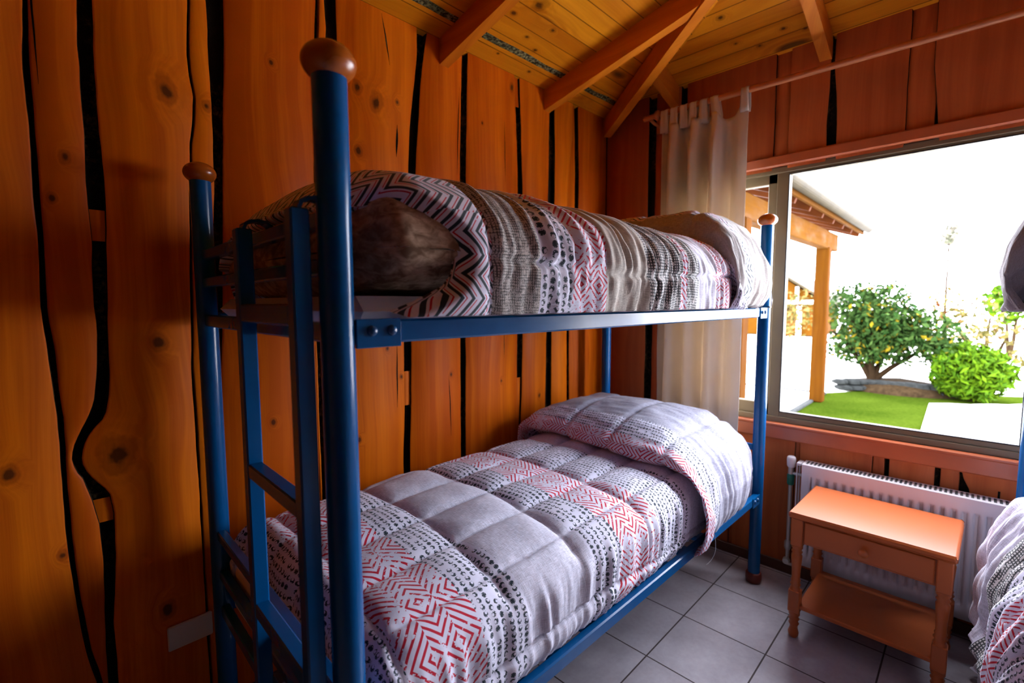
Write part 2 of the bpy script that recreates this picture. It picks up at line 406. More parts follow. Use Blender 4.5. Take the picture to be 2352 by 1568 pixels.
M['quilt_low'] = quilt('printed_quilt_lower', [
    (-9, linen), (0.30, beads), (0.46, lambda t, u, v: pat_red(t, u, v, 0.56, 0.25, 0.0215)), (0.655, beads), (0.80, linen),
    (1.07, beads), (1.20, lambda t, u, v: pat_red(t, u, v, 1.285, 0.21, 0.0200)), (1.42, lambda t, u, v: pat_beads(t, u, v, 0.85)), (1.66, linen)])
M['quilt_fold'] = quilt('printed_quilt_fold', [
    (-9, beads), (0.09, lambda t, u, v: pat_red(t, u, v, 0.175, 0.18, 0.0185)), (0.262, lambda t, u, v: pat_beads(t, u, v, 0.8)), (0.375, linen_dimmed)])
M['quilt_top'] = quilt('printed_quilt_upper', [
    (-9, pat_zig), (0.655, pat_weave), (0.79, lambda t, u, v: pat_beads(t, u, v, 1.15)), (0.915, lambda t, u, v: pat_red(t, u, v, 0.985, 0.15, 0.018)),
    (1.055, lambda t, u, v: pat_linen(t, u, v, (0.33, 0.28, 0.23), (0.60, 0.54, 0.47))), (1.27, pat_check), (1.50, lambda t, u, v: pat_red(t, u, v, 1.51, 0.5, 0.02)), (1.54, pat_check),
    (1.63, linen), (1.78, lambda t, u, v: pat_red(t, u, v, 1.84, 0.10, 0.013))], bumpy=0.45)
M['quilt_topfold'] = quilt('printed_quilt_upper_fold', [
    (-9, lambda t, u, v: pat_beads(t, u, v, 1.1)), (0.20, lambda t, u, v: pat_linen(t, u, v, (0.22, 0.19, 0.18), (0.42, 0.38, 0.37))), (0.42, pat_zig), (0.50, lambda t, u, v: pat_linen(t, u, v, (0.25, 0.22, 0.20), (0.45, 0.40, 0.37)))], bumpy=0.5)  # grey print, its linens darkened further to offset the window light
M['quilt_dark'] = quilt('striped_quilt_far_bunk', [
    (-9, lambda t, u, v: pat_linen(t, u, v, (0.20, 0.17, 0.17), (0.33, 0.29, 0.30))), (1.0, pat_check), (1.3, linen)])
def mottled():
    m, t, p = newmat('brown_mottled_blanket'); x, y, z = coords(t)
    n = nz(t, comb(t, x*1.0, y*1.0, z*1.6), 34.0, 4, 0.6, 0.6)
    c = mix(t, n.ramp(.40, .66), (0.20, 0.115, 0.070), (0.52, 0.36, 0.25))
    t.links.new(c, p.inputs['Base Color']); p.inputs['Roughness'].default_value = 0.95; p.inputs['Specular IOR Level'].default_value = 0.1; bump(t, p, n, 0.2, 0.004); return m
M['mottled'] = mottled()

# ================================================================== ROOM SHELL
def interp(pts, z):
    if z <= pts[0][0]: return pts[0][1]
    for (a, b), (c, d) in zip(pts, pts[1:]):
        if z <= c: return b+(d-b)*(z-a)/max(c-a, 1e-6)
    return pts[-1][1]
def edge(e, z, seed, amp=0.0025):
    base = interp(e, z) if isinstance(e, list) else e
    return base + amp*snoise(z*6.0+seed*7.1, seed*3.3) + amp*0.5*snoise(z*19.0, seed*1.7)
def live_board(mb, L, Rr, z0, z1, front, depth, place, seed, dz=0.02, rnd=0.007, amp=0.0025, bark=True):
    """board with waney edges; place(a, n, z) -> world, n = distance behind the front face"""
    n = max(2, int((z1-z0)/dz)); rows = []
    for i in range(n+1):
        z = z0+(z1-z0)*i/n
        l = edge(L, z, seed, amp); r = edge(Rr, z, seed+50, amp); k = min(rnd, (r-l)*0.3)
        rows.append([place(l, front+depth, z), place(l+k*0.06, front+depth*0.45, z), place(l+k*0.35, front+depth*0.12, z), place(l+k, front, z),
                     place(r-k, front, z), place(r-k*0.35, front+depth*0.12, z), place(r-k*0.06, front+depth*0.45, z), place(r, front+depth, z)])
    m = len(rows[0]); vs = [v for r_ in rows for v in r_]
    F_ = lambda js: [(i*m+j, i*m+j+1, (i+1)*m+j+1, (i+1)*m+j) for i in range(n) for j in js]
    mb.tone = random.random(); mb.add(vs, F_((2, 3, 4)), True)
    keep = mb.mat
    if bark: mb.mat = 1
    mb.add(vs, F_((0, 1, 5, 6)), True); mb.mat = keep
G = {
'c1': [(0.0,0.098),(0.293,0.074),(0.394,0.056),(0.597,0.041),(0.725,0.035),(0.911,0.035),(1.08,0.037),(1.152,0.034),(1.269,0.031),(1.385,0.023),(1.544,0.029),(1.677,0.028),(1.873,0.03),(1.99,0.028),(2.15,0.036)],
'g1R': [(0.27,0.112),(0.456,0.113),(0.653,0.127),(0.786,0.131),(0.848,0.124),(0.872,0.107),(0.905,0.085),(0.931,0.073),(0.958,0.07),(0.987,0.074),(1.012,0.083),(1.037,0.099),(1.067,0.127),(1.129,0.14),(1.187,0.143),(1.301,0.146),(1.457,0.153),(1.554,0.157),(1.711,0.163),(1.781,0.16),(1.862,0.158),(1.977,0.158),(2.09,0.158),(2.204,0.163)],
'g1L': [(0.282,0.093),(0.464,0.097),(0.662,0.104),(0.762,0.101),(0.832,0.09),(0.9,0.075),(0.921,0.064),(0.954,0.055),(0.99,0.059),(1.033,0.076),(1.07,0.095),(1.115,0.11),(1.202,0.12),(1.302,0.127),(1.387,0.125),(1.55,0.131),(1.646,0.128),(1.739,0.128),(1.855,0.131),(1.968,0.131),(2.081,0.132),(2.193,0.138)],
'g2R': [(1.2,0.345),(1.731,0.366),(1.877,0.374),(1.944,0.386),(2.023,0.391),(2.085,0.382),(2.147,0.379),(2.301,0.389)],
'g2b': [(1.2,0.395),(1.742,0.437),(1.823,0.437),(1.9,0.440)],
'b3L': [(0.955,0.408),(1.099,0.416),(1.286,0.431),(1.635,0.448),(1.938,0.463),(2.342,0.483)],
'g3aL': [(0.7,0.735),(1.3,0.738),(2.302,0.771),(2.379,0.777),(2.471,0.785)],
'g3aR': [(1.5,0.765),(2.31,0.792),(2.478,0.801)],
'g3bL': [(1.5,0.79),(2.32,0.819),(2.398,0.826),(2.487,0.822)],
'g3bR': [(0.713,0.757),(1.051,0.760),(1.3,0.764),(2.333,0.855),(2.41,0.856),(2.502,0.856)],
'c2': [(2.347,1.078),(2.458,1.061),(2.534,1.046)],
'g4L': [(0.689,1.105),(0.935,1.116),(1.078,1.117),(1.227,1.121),(1.986,1.162),(2.113,1.169),(2.261,1.19),(2.429,1.216),(2.527,1.218)],
'g4R': [(0.687,1.134),(0.94,1.145),(1.225,1.154),(1.993,1.195),(2.123,1.209),(2.307,1.224),(2.401,1.238),(2.544,1.263)],
'g5L': [(0.691,1.427),(1.232,1.433),(1.98,1.442),(2.281,1.452),(2.533,1.463)],
'g5R': [(0.691,1.454),(1.23,1.462),(1.984,1.473),(2.388,1.487),(2.543,1.492)],
'g6L': [(0.69,1.811),(0.952,1.822),(1.235,1.826),(1.975,1.832),(2.211,1.826),(2.383,1.817),(2.546,1.808)],
'g6R': [(0.684,1.842),(0.947,1.856),(1.233,1.864),(1.979,1.862),(2.283,1.853),(2.391,1.847),(2.556,1.841)],
'g7L': [(0.718,2.055),(1.229,2.068),(1.971,2.077),(2.222,2.083),(2.446,2.086)],
'g7R': [(0.709,2.106),(1.227,2.107),(1.979,2.13),(2.233,2.133),(2.458,2.127)],
'g8L': [(0.736,2.259),(1.229,2.254),(1.985,2.251),(2.138,2.266),(2.344,2.297),(2.543,2.303)],
'g8R': [(0.733,2.277),(1.228,2.271),(1.975,2.358),(2.155,2.359),(2.543,2.346)],
}
TOP = 2.60
pa = lambda a, n, z: (a, n, z)
mb = MB()
sh = lambda k, d: [(z, x+d) for z, x in G[k]]
boards = [(-1.62,-1.36),(-1.355,-1.10),(-1.07,-0.80),(-0.795,-0.55),(-0.52,-0.27),(-0.265,sh('c1',-0.0035)),
          (sh('c1',0.0035),G['g1L']),(G['g1R'],G['g2R']),(G['b3L'],G['g3aL']),(G['g3bR'],G['g4L']),(G['g4R'],G['g5L']),
          (G['g5R'],G['g6L']),(G['g6R'],G['g7L']),(G['g7R'],G['g8L']),(G['g8R'],2.655)]
for i, (a, b) in enumerate(boards):
    live_board(mb, a, b, 0.0, TOP, 0.0, 0.030, pa, i)
# recessed pieces seen inside the gaps
for a, b, z0, z1, fr in [(0.10,0.17,1.562,1.648,0.014),(0.085,0.15,0.76,0.83,0.014),(sh('g2R',0.006),G['g2b'],0,TOP,0.016),
                         (G['g3aR'],G['g3bL'],1.3,TOP,0.014),(sh('g4L',-0.01),sh('g4R',0.01),0.94,1.09,0.012),(sh('g6L',-0.01),sh('g6R',0.01),0.0,0.98,0.014),
                         (sh('g6L',-0.01),sh('g6R',0.01),2.40,TOP,0.014),(0.735,0.745,0.0,1.3,0.010),(sh('g8L',0.002),sh('g8R',-0.02),1.3,TOP,0.012)]:
    live_board(mb, a, b, z0, z1, fr, 0.015, pa, random.random()*30, rnd=0.004, bark=False)
mb.mat = 1; mb.tone = 0.3
mb.box((-1.62, 0.028, -0.02), (2.78, 0.12, 3.6))
def crack(p, wd):
    n = len(p)*6; vs = []
    z0, z1 = p[0][0], p[-1][0]
    for i in range(n+1):
        z = z0+(z1-z0)*i/n; x = interp(p, z)+0.0015*snoise(z*12, 3.1); k = wd*0.5*max(0.15, math.sin(math.pi*min(0.95, max(0.05, i/n))))
        vs += [(x-k, -0.0006, z), (x+k, -0.0006, z)]
    mb.add(vs, [(2*i, 2*i+1, 2*i+3, 2*i+2) for i in range(n)])
for p, wd in [([(2.347,1.078),(2.458,1.061),(2.534,1.046)],0.006),([(1.99,1.100),(2.12,1.107)],0.010),([(1.98,1.421),(2.178,1.429),(2.376,1.440)],0.005),
              ([(0.758,1.364),(0.926,1.362),(1.052,1.354)],0.005),([(0.941,1.077),(1.10,1.079),(1.213,1.082)],0.006),
              ([(1.95,0.048),(2.3,0.046)],0.004),([(1.1,1.72),(1.25,1.722)],0.004),([(2.0,1.735),(2.3,1.730)],0.004)]: crack(p, wd)
wl = tag(mb.build('wall_left', [M['wall'], M['bark']]), 'orange varnished live-edge plank wall behind the bunk bed', kind='structure')

# window wall: boards run vertically, a = -y
pw = lambda a, n, z: (XW+n, -a, z)
mb = MB(); zt = 2.66
for i, (a, b) in enumerate([(0.006,0.302),(0.345,0.500)]): live_board(mb, a, b, 0.0, zt, 0.0, 0.03, pw, 60+i)
for i, (a, b) in enumerate([(0.53,0.985),(1.046,[(2.05,1.212),(2.2,1.208),(2.6,1.217)]),([(2.05,1.246),(2.2,1.244),(2.45,1.226),(2.6,1.226)],1.494),
                            ([(2.05,1.60),(2.2,1.585),(2.35,1.572),(2.7,1.57)],2.02),(2.05,2.38),(2.41,2.70),(2.73,2.95)]):
    live_board(mb, a, b, 2.04, zt, 0.0, 0.03, pw, 70+i)
for a, b in [(0.985,1.046),(1.494,1.58)]: live_board(mb, a-0.006, b+0.006, 2.04, zt, 0.013, 0.02, pw, 80+a, rnd=0.003, bark=False)
for i, (a, b) in enumerate([(0.52,0.832),(0.848,1.140),(1.158,1.450),(1.508,1.664),([(0.3,1.76),(0.55,1.765),(0.61,1.772),(0.66,1.748),(0.72,1.735)],2.05),(2.08,2.4),(2.42,2.95)]):
    live_board(mb, a, b, 0.0, 0.76, 0.0, 0.03, pw, 90+i)
for a, b in [(1.140,1.158),(1.452,1.490),(1.684,1.735),(0.832,0.848)]: live_board(mb, a-0.004, b+0.002, 0.0, 0.76, 0.010, 0.02, pw, 100+a, rnd=0.003, bark=False)
mb.mat = 1
for (y0, y1, z0, z1) in [(0.12,-0.47,-0.02,4.4),(-0.47,-2.43,-0.02,0.765),(-0.47,-2.43,2.06,4.4),(-2.43,-3.07,-0.02,4.4)]:
    mb.box((XW+0.028, y0, z0), (XW+0.13, y1, z1))
mb.box((XW-0.0006, -1.835, 0.56), (XW+0.001, -1.875, 0.60)); mb.box((XW-0.0006, -1.85, 0.60), (XW+0.001, -1.857, 0.635))
ww = tag(mb.build('wall_window', [M['wall_dim'], M['bark']]), 'varnished board wall around the window, coloured darker red-brown for its low light', kind='structure')

mb = MB(); YR = -2.95
for i in range(16):
    a = -1.6+i*0.27; live_board(mb, a, a+0.26, 0.0, 3.3, 0.0, 0.03, lambda a_, n, z: (a_, YR-n, z), 120+i)
mb.mat = 1; mb.box((-1.62, YR-0.12, -0.02), (2.78, YR-0.028, 3.6))
tag(mb.build('wall_right', [M['wallb'], M['bark']]), 'varnished plank wall behind the far bunk', kind='structure')
mb = MB()
for i in range(12):
    a = 0.0+i*0.25; live_board(mb, -a-0.24, -a, 0.0, 4.3, 0.0, 0.03, lambda a_, n, z: (-1.6-n, a_, z), 140+i)
mb.mat = 1; mb.box((-1.72, 0.12, -0.02), (-1.628, -3.07, 4.4))
tag(mb.build('wall_back', [M['wallb'], M['bark']]), 'varnished plank wall at the back of the room', kind='structure')

mb = MB(); mb.box((-1.7, 0.1, -0.08), (2.75, -3.05, 0.0))
tag(mb.build('floor', M['tiles']), 'pale ceramic tile floor with dark grout', kind='structure')
for nm, a, b in [('baseboard_window', (XW-0.012, 0.0, 0.0), (XW, -2.95, 0.055)), ('baseboard_left', (-1.6, -0.012, 0.0), (XW-0.012, 0.0, 0.055))]:
    mb = MB(); mb.bbox(a, b, 0.003); tag(mb.build(nm, M['base']), kind='structure')

# ceiling: hipped boards over the plank wall and the window wall
mA, mBs = 0.22, 0.33; zA, zB = 2.545, 2.600
mb = MB()
fA = lambda x, y: zA+mA*(-y); fC = lambda x, y: zA+mA*(y-YR); fB = lambda x, y: zB+mBs*(XW-x)
def slab(f, x0, x1, y0, y1, th=0.05):
    q = [(x0,y0),(x1,y0),(x1,y1),(x0,y1)]
    mb.add([(x, y, f(x, y)) for x, y in q]+[(x, y, f(x, y)+th) for x, y in q], [(0,1,2,3),(7,6,5,4),(0,4,5,1),(1,5,6,2),(2,6,7,3),(3,7,4,0)])
mb.mat = 0; slab(fA, -1.7, 2.77, 0.12, YR-0.1); slab(fC, -1.7, 2.77, 0.12, YR-0.1)
mb.mat = 1; slab(fB, -1.7, 2.77, 0.12, YR-0.1)
# mossy bark strip between the first board and the rest, over the plank wall
mb.mat = 2
n = 150; vs = []
for i in range(n+1):
    x = -1.6+4.2*i/n; a = -0.108-0.010*max(0, x-1.4)+0.004*snoise(x*8, 1.0); b = a-0.034-0.008*snoise(x*5, 9.0)
    vs += [(x, a, fA(x, a)-0.0015), (x, b, fA(x, b)-0.0015)]
mb.add(vs, [(2*i, 2*i+1, 2*i+3, 2*i+2) for i in range(n)])
def moss():
    m, t, p = newmat('mossy_bark'); x, y, z = coords(t)
    n = nz(t, comb(t, x, y, z), 75.0, 4, 0.0, 0.7); b = nz(t, comb(t, x, y, z), 4.0, 2)
    t.links.new(mix(t, n.ramp(.45, .62)*b.ramp(.35, .6, .3, 1.0), (0.035, 0.03, 0.015), (0.40, 0.38, 0.18)), p.inputs['Base Color'])
    p.inputs['Roughness'].default_value = 0.9; p.inputs['Specular IOR Level'].default_value = 0.0; bump(t, p, n, 0.5, 0.01); return m
M['moss'] = moss()
tag(mb.build('ceiling', [M['ceilA'], M['ceilB'], M['moss']]), 'sloping pine board ceiling meeting in a hip', kind='structure')
RH = 0.105; RW = 0.048
k = 1
def rafter(A, B, mat, label):
    global k
    mb = MB(); mb.tone = random.random(); mb.beam(A, B, RW, RH)
    tag(mb.build('rafter', mat), label, 'rafter', 'pine rafters under the sloping ceiling', 'structure')
for x in (-0.78, -0.08, 0.62, 1.354, 2.061):
    ye = -1.475 if x < 1.4 else -0.87
    dz = -RH/2-0.002
    rafter((x, 0.02, fA(x, 0.02)+dz), (x, ye, fA(x, ye)+dz), M['rafterA'], 'pine rafter rising from the plank wall')
    rafter((x, YR-0.02, fC(x, YR-0.02)+dz), (x, YR-ye, fC(x, YR-ye)+dz), M['rafterA'], 'pine rafter rising from the far side wall')
for y, xe in ((-0.458, 2.36), (-1.190, 1.88), (-1.89, 1.82), (-2.55, 2.40)):
    dz = -RH/2-0.002
    rafter((XW+0.02, y, fB(XW, y)+dz), (xe, y, fB(xe, y)+dz), M['rafterB'], 'pine rafter rising from the window wall')
hx = XW-0.99; dz = -RH/2-0.012
rafter((XW-0.01, -0.01, zA+dz), (hx, -1.475, fA(0, -1.475)+dz), M['rafterA'], 'hip rafter running out of the corner')
rafter((XW-0.01, YR+0.01, zA+dz), (hx, -1.475, fA(0, -1.475)+dz), M['rafterA'], 'hip rafter from the far corner')

# ------------------------------------------------------------------ window
win = empty('window_1', (XW, -1.45, 0.77)); tag(win, 'wide bronze aluminium sliding window looking onto the garden', kind='structure')
def wpart(name, boxes, mat, r=0.003):
    mb = MB()
    for a, b in boxes: mb.bbox(a, b, r)
    o = mb.build(name, mat); o.parent = win; o.matrix_parent_inverse = Matrix.Translation(win.location).inverted(); return o
X0, X1 = XW+0.002, XW+0.075; ZB0, ZB1, ZT0, ZT1 = 0.772, 0.826, 2.013, 2.052
wpart('frame', [((X0,-0.47,ZB0),(X1,-2.43,ZB0+0.030)),((X0,-0.47,ZT0+0.010),(X1,-2.43,ZT1)),((X0,-0.47,ZB0),(X1,-0.50,ZT1)),((X0,-2.40,ZB0),(X1,-2.43,ZT1))], M['alu'])
wpart('fixed_frame', [((X0+0.006,-1.005,ZB0+0.028),(X1-0.01,-1.058,ZT1-0.004)),((X0+0.006,-1.90,ZB0+0.028),(X1-0.01,-1.955,ZT1-0.004)),
                ((X0+0.008,-1.05,ZB0+0.028),(X1-0.02,-1.91,ZB1)),((X0+0.008,-1.05,ZT0),(X1-0.02,-1.91,ZT1-0.004))], M['alu'])
for (ya, yb) in ((-0.50, -1.005), (-1.955, -2.40)):
    s_ = X0+0.018
    wpart('sliding_sash', [((s_,ya,ZB0+0.028),(X1-0.012,ya-0.038,ZT1-0.012)),((s_,yb+0.042,ZB0+0.028),(X1-0.012,yb,ZT1-0.012)),
                    ((s_,ya,ZB0+0.028),(X1-0.012,yb,0.862)),((s_,ya,1.978),(X1-0.012,yb,ZT1-0.012))], M['alu'])
    wpart('glass_pane', [((XW+0.048,ya-0.03,0.85),(XW+0.052,yb+0.03,1.99))], M['glass'], 0.0005)
wpart('glass_pane', [((XW+0.040,-1.05,0.81),(XW+0.044,-1.905,2.03))], M['glass'], 0.0005)
wpart('gasket', [((X0+0.006,-1.056,ZB1-0.002),(X0+0.012,-1.0605,ZT0+0.002)),((X0+0.006,-1.896,ZB1-0.002),(X0+0.012,-1.901,ZT0+0.002)),((X0+0.006,-1.058,ZB1-0.001),(X0+0.012,-1.90,ZB1+0.003)),((X0+0.006,-1.058,ZT0-0.003),(X0+0.012,-1.90,ZT0+0.001)),
                 ((X0-0.001,-0.50,ZB0-0.003),(X0+0.02,-2.42,ZB0+0.002))], M['rubber'], 0.0005)
mb = MB(); mb.bbox((XW-0.022,-0.44,0.690),(XW+0.02,-2.46,0.772),0.006); mb.bbox((XW-0.030,-0.44,0.756),(XW+0.02,-2.46,0.773),0.005)
tag(mb.build('trim_1', M['trim']), 'reddish wooden sill board under the window', kind='structure')
mb = MB(); mb.bbox((XW-0.018,-0.44,2.054),(XW+0.02,-2.46,2.106),0.006)
tag(mb.build('trim_2', M['trim']), 'reddish wooden trim board above the window', kind='structure')

# ================================================================== BUNK BED
BX, BY, BR = 0.3548, -0.9953, math.radians(-0.93)
def post(root, x, y, H=1.745):
    r = 0.0275
    mb = MB(); mb.tube([(x,y,0.03),(x,y,H)], r, 28)
    o = mb.build('post', M['blue'], root)
    mb = MB(); a, b = 0.0425, 0.031; cz = H+0.022
    prof = []
    for i in range(15):
        t_ = -math.pi/2*0.80+(math.pi/2*0.80+math.pi/2)*i/14
        prof.append((max(0.0008, a*math.cos(t_)), b*math.sin(t_)))
    mb.lathe(prof, (x, y, cz), 28); mb.build('ball_finial', M['ballwood'], o)
    mb = MB(); mb.lathe([(0.030,0.0),(0.035,0.004),(0.037,0.02),(0.035,0.045),(0.031,0.05),(0.028,0.05)], (x, y, 0), 24); mb.build('foot_cap', M['cap'], o)
    return o
def make_bunk(mirror=1):
    root = empty('bunk_bed'); Lb, Wb = 2.09, 0.888
    my = lambda y: y*mirror
    posts = {}
    for x in (0, Lb):
        for y in (0, Wb): posts[(x, y)] = post(root, x, my(y))
    for zc, h in ((1.337, 0.042), (0.436, 0.040)):
        for y, sg in ((0, -1), (Wb, 1)):
            mb = MB(); yo = y+sg*0.004
            mb.bbox((0.026, my(yo-0.013), zc-h/2), (Lb-0.026, my(yo+0.013), zc+h/2), 0.004)
            rail = mb.build('side_rail', M['blue'], root)
            for xa, d in ((0.0, 1), (Lb, -1)):
                mb = MB(); ax = xa+d*0.022; bx = xa+d*0.108
                mb.bbox((ax, my(yo+sg*0.012), zc-h/2-0.006), (bx, my(yo+sg*0.0175), zc+h/2+0.002), 0.0015)
                br = mb.build('corner_bracket', M['blue'], rail)
                for q in (0.34, 0.78):
                    cx = ax+(bx-ax)*q; mb = MB()
                    pts = [(cx, my(yo+sg*(0.0172+0.0075*math.sin(t_))), zc+0.002) for t_ in np.linspace(0, math.pi/2, 6)]
                    rs = [max(0.0006, 0.0098*math.cos(t_)) for t_ in np.linspace(0, math.pi/2, 6)]
                    mb.tube(pts, rs, 16); mb.build('bolt', M['bolt'], rail)
        # slats under the mattress
        for i in range(13):
            x = 0.14+i*(Lb-0.28)/12
            mb = MB(); mb.bbox((x-0.03, my(0.010), zc-0.012), (x+0.03, my(Wb-0.010), zc+0.004), 0.002); mb.build('slat', M['blue'], root)
    for x in (0, Lb):
        for zs in ((1.337, 1.448, 1.527), (0.436, 0.553, 0.678)):
            for z in zs:
                mb = MB(); hh = 0.034 if z in (1.337, 0.436) else 0.028
                mb.bbox((x-0.012, my(0.024), z-hh/2), (x+0.012, my(Wb-0.024), z+hh/2), 0.003)
                mb.build('end_rail', M['blue'], root)
    return root
bunk = make_bunk(); bunk.location = (BX, BY, 0); bunk.rotation_euler.z = BR
tag(bunk, 'blue tubular steel bunk bed with wooden ball finials against the plank wall', 'bunk bed')
bunk2 = make_bunk(-1); bunk2.location = (BX, -1.915, 0)
tag(bunk2, 'blue steel bunk bed cut off by the right edge, standing past the nightstand', 'bunk bed')

# ladder hooked over the foot end
lad = empty('bunk_ladder', (BX-0.055, BY, 0), BR); tag(lad, 'blue square-tube ladder hooked onto the foot of the bunk bed', 'ladder')
LY = (0.012, 0.300)
for y in LY:
    mb = MB(); mb.bbox((-0.015, y-0.015, 0.0), (0.015, y+0.015, 1.535), 0.003); up_ = mb.build('upright', M['blue'], lad)
    mb = MB(); pts = [(0.0, y, 1.528)]
    for i in range(7):
        a = math.pi*i/6; pts.append((0.0275-0.0275*math.cos(a), y, 1.535+0.018*math.sin(a)))
    pts.append((0.055, y, 1.515))
    mb2 = MB()
    for a, b in zip(pts, pts[1:]):
        a, b = Vector(a), Vector(b); d = (b-a).normalized()*0.003; mb2.beam(a-d, b+d, 0.029, 0.006, up=(0.3, 0, 1) if abs((b-a).normalized().z) < .9 else (1, 0, 0))
    mb2.build('hook', M['blue'], up_)
for z, h in ((1.368, 0.036), (1.045, 0.030), (0.745, 0.030), (0.45, 0.030), (0.16, 0.030)):
    mb = MB(); mb.bbox((-0.014, LY[0]+0.014, z-h/2), (0.014, LY[1]-0.014, z+h/2), 0.003); mb.build('rung', M['blue'], lad)

# ------------------------------------------------------------------ mattresses
def mattress(name, x0, x1, y0, y1, z0, z1, label):
    mb = MB(); mb.bbox((x0, y0, z0), (x1, y1, z1), 0.03); o = mb.build(name, M['sheet'], loc=(0,0,0)); tag(o, label, 'mattress')
    bv = o.modifiers.new('soft', 'BEVEL'); bv.width = 0.02; bv.segments = 3; return o
mattress('mattress', 0.385, 2.41, -0.98, -0.155, 0.442, 0.62, 'white mattress on the lower bunk, under the quilt by the plank wall')
mattress('mattress', 0.385, 2.41, -0.975, -0.155, 1.343, 1.40, 'white sheeted mattress on the upper bunk by the plank wall')
mattress('mattress', 0.385, 2.41, -2.77, -1.95, 0.442, 0.62, 'white mattress on the lower bunk at the right edge')
mattress('mattress', 0.385, 2.41, -2.77, -1.95, 1.343, 1.43, 'white sheeted mattress on the upper bunk at the right edge')

# ------------------------------------------------------------------ quilts
def arc_path(pts, step):
    """resample polyline by arclength -> points, arclengths"""
    pts = np.array(pts, float); d = np.r_[0, np.cumsum(np.linalg.norm(np.diff(pts, axis=0), axis=1))]
    n = int(d[-1]/step)+1; s = np.linspace(0, d[-1], n); return np.stack([np.interp(s, d, pts[:, i]) for i in range(pts.shape[1])], 1), s
def normals(P):
    du = np.gradient(P, axis=0); dv = np.gradient(P, axis=1); N = np.cross(du, dv)
    return N/np.maximum(np.linalg.norm(N, axis=2, keepdims=True), 1e-9)
def seam_y(Y, y0, dy): return np.abs(((Y-y0)/dy) % 1.0-0.5)*2     # 1 at the seam lines
sm = lambda x, a, b: np.clip((x-a)/(b-a), 0, 1)**2*(3-2*np.clip((x-a)/(b-a), 0, 1))

def superarc(cy, cz, a, b, n, t0, t1, k=60):
    out = []
    for t_ in np.linspace(t0, t1, k):
        c, s_ = math.cos(t_), math.sin(t_); out.append((cy+a*math.copysign(abs(c)**(2/n), c), cz+b*math.copysign(abs(s_)**(2/n), s_)))
    return out

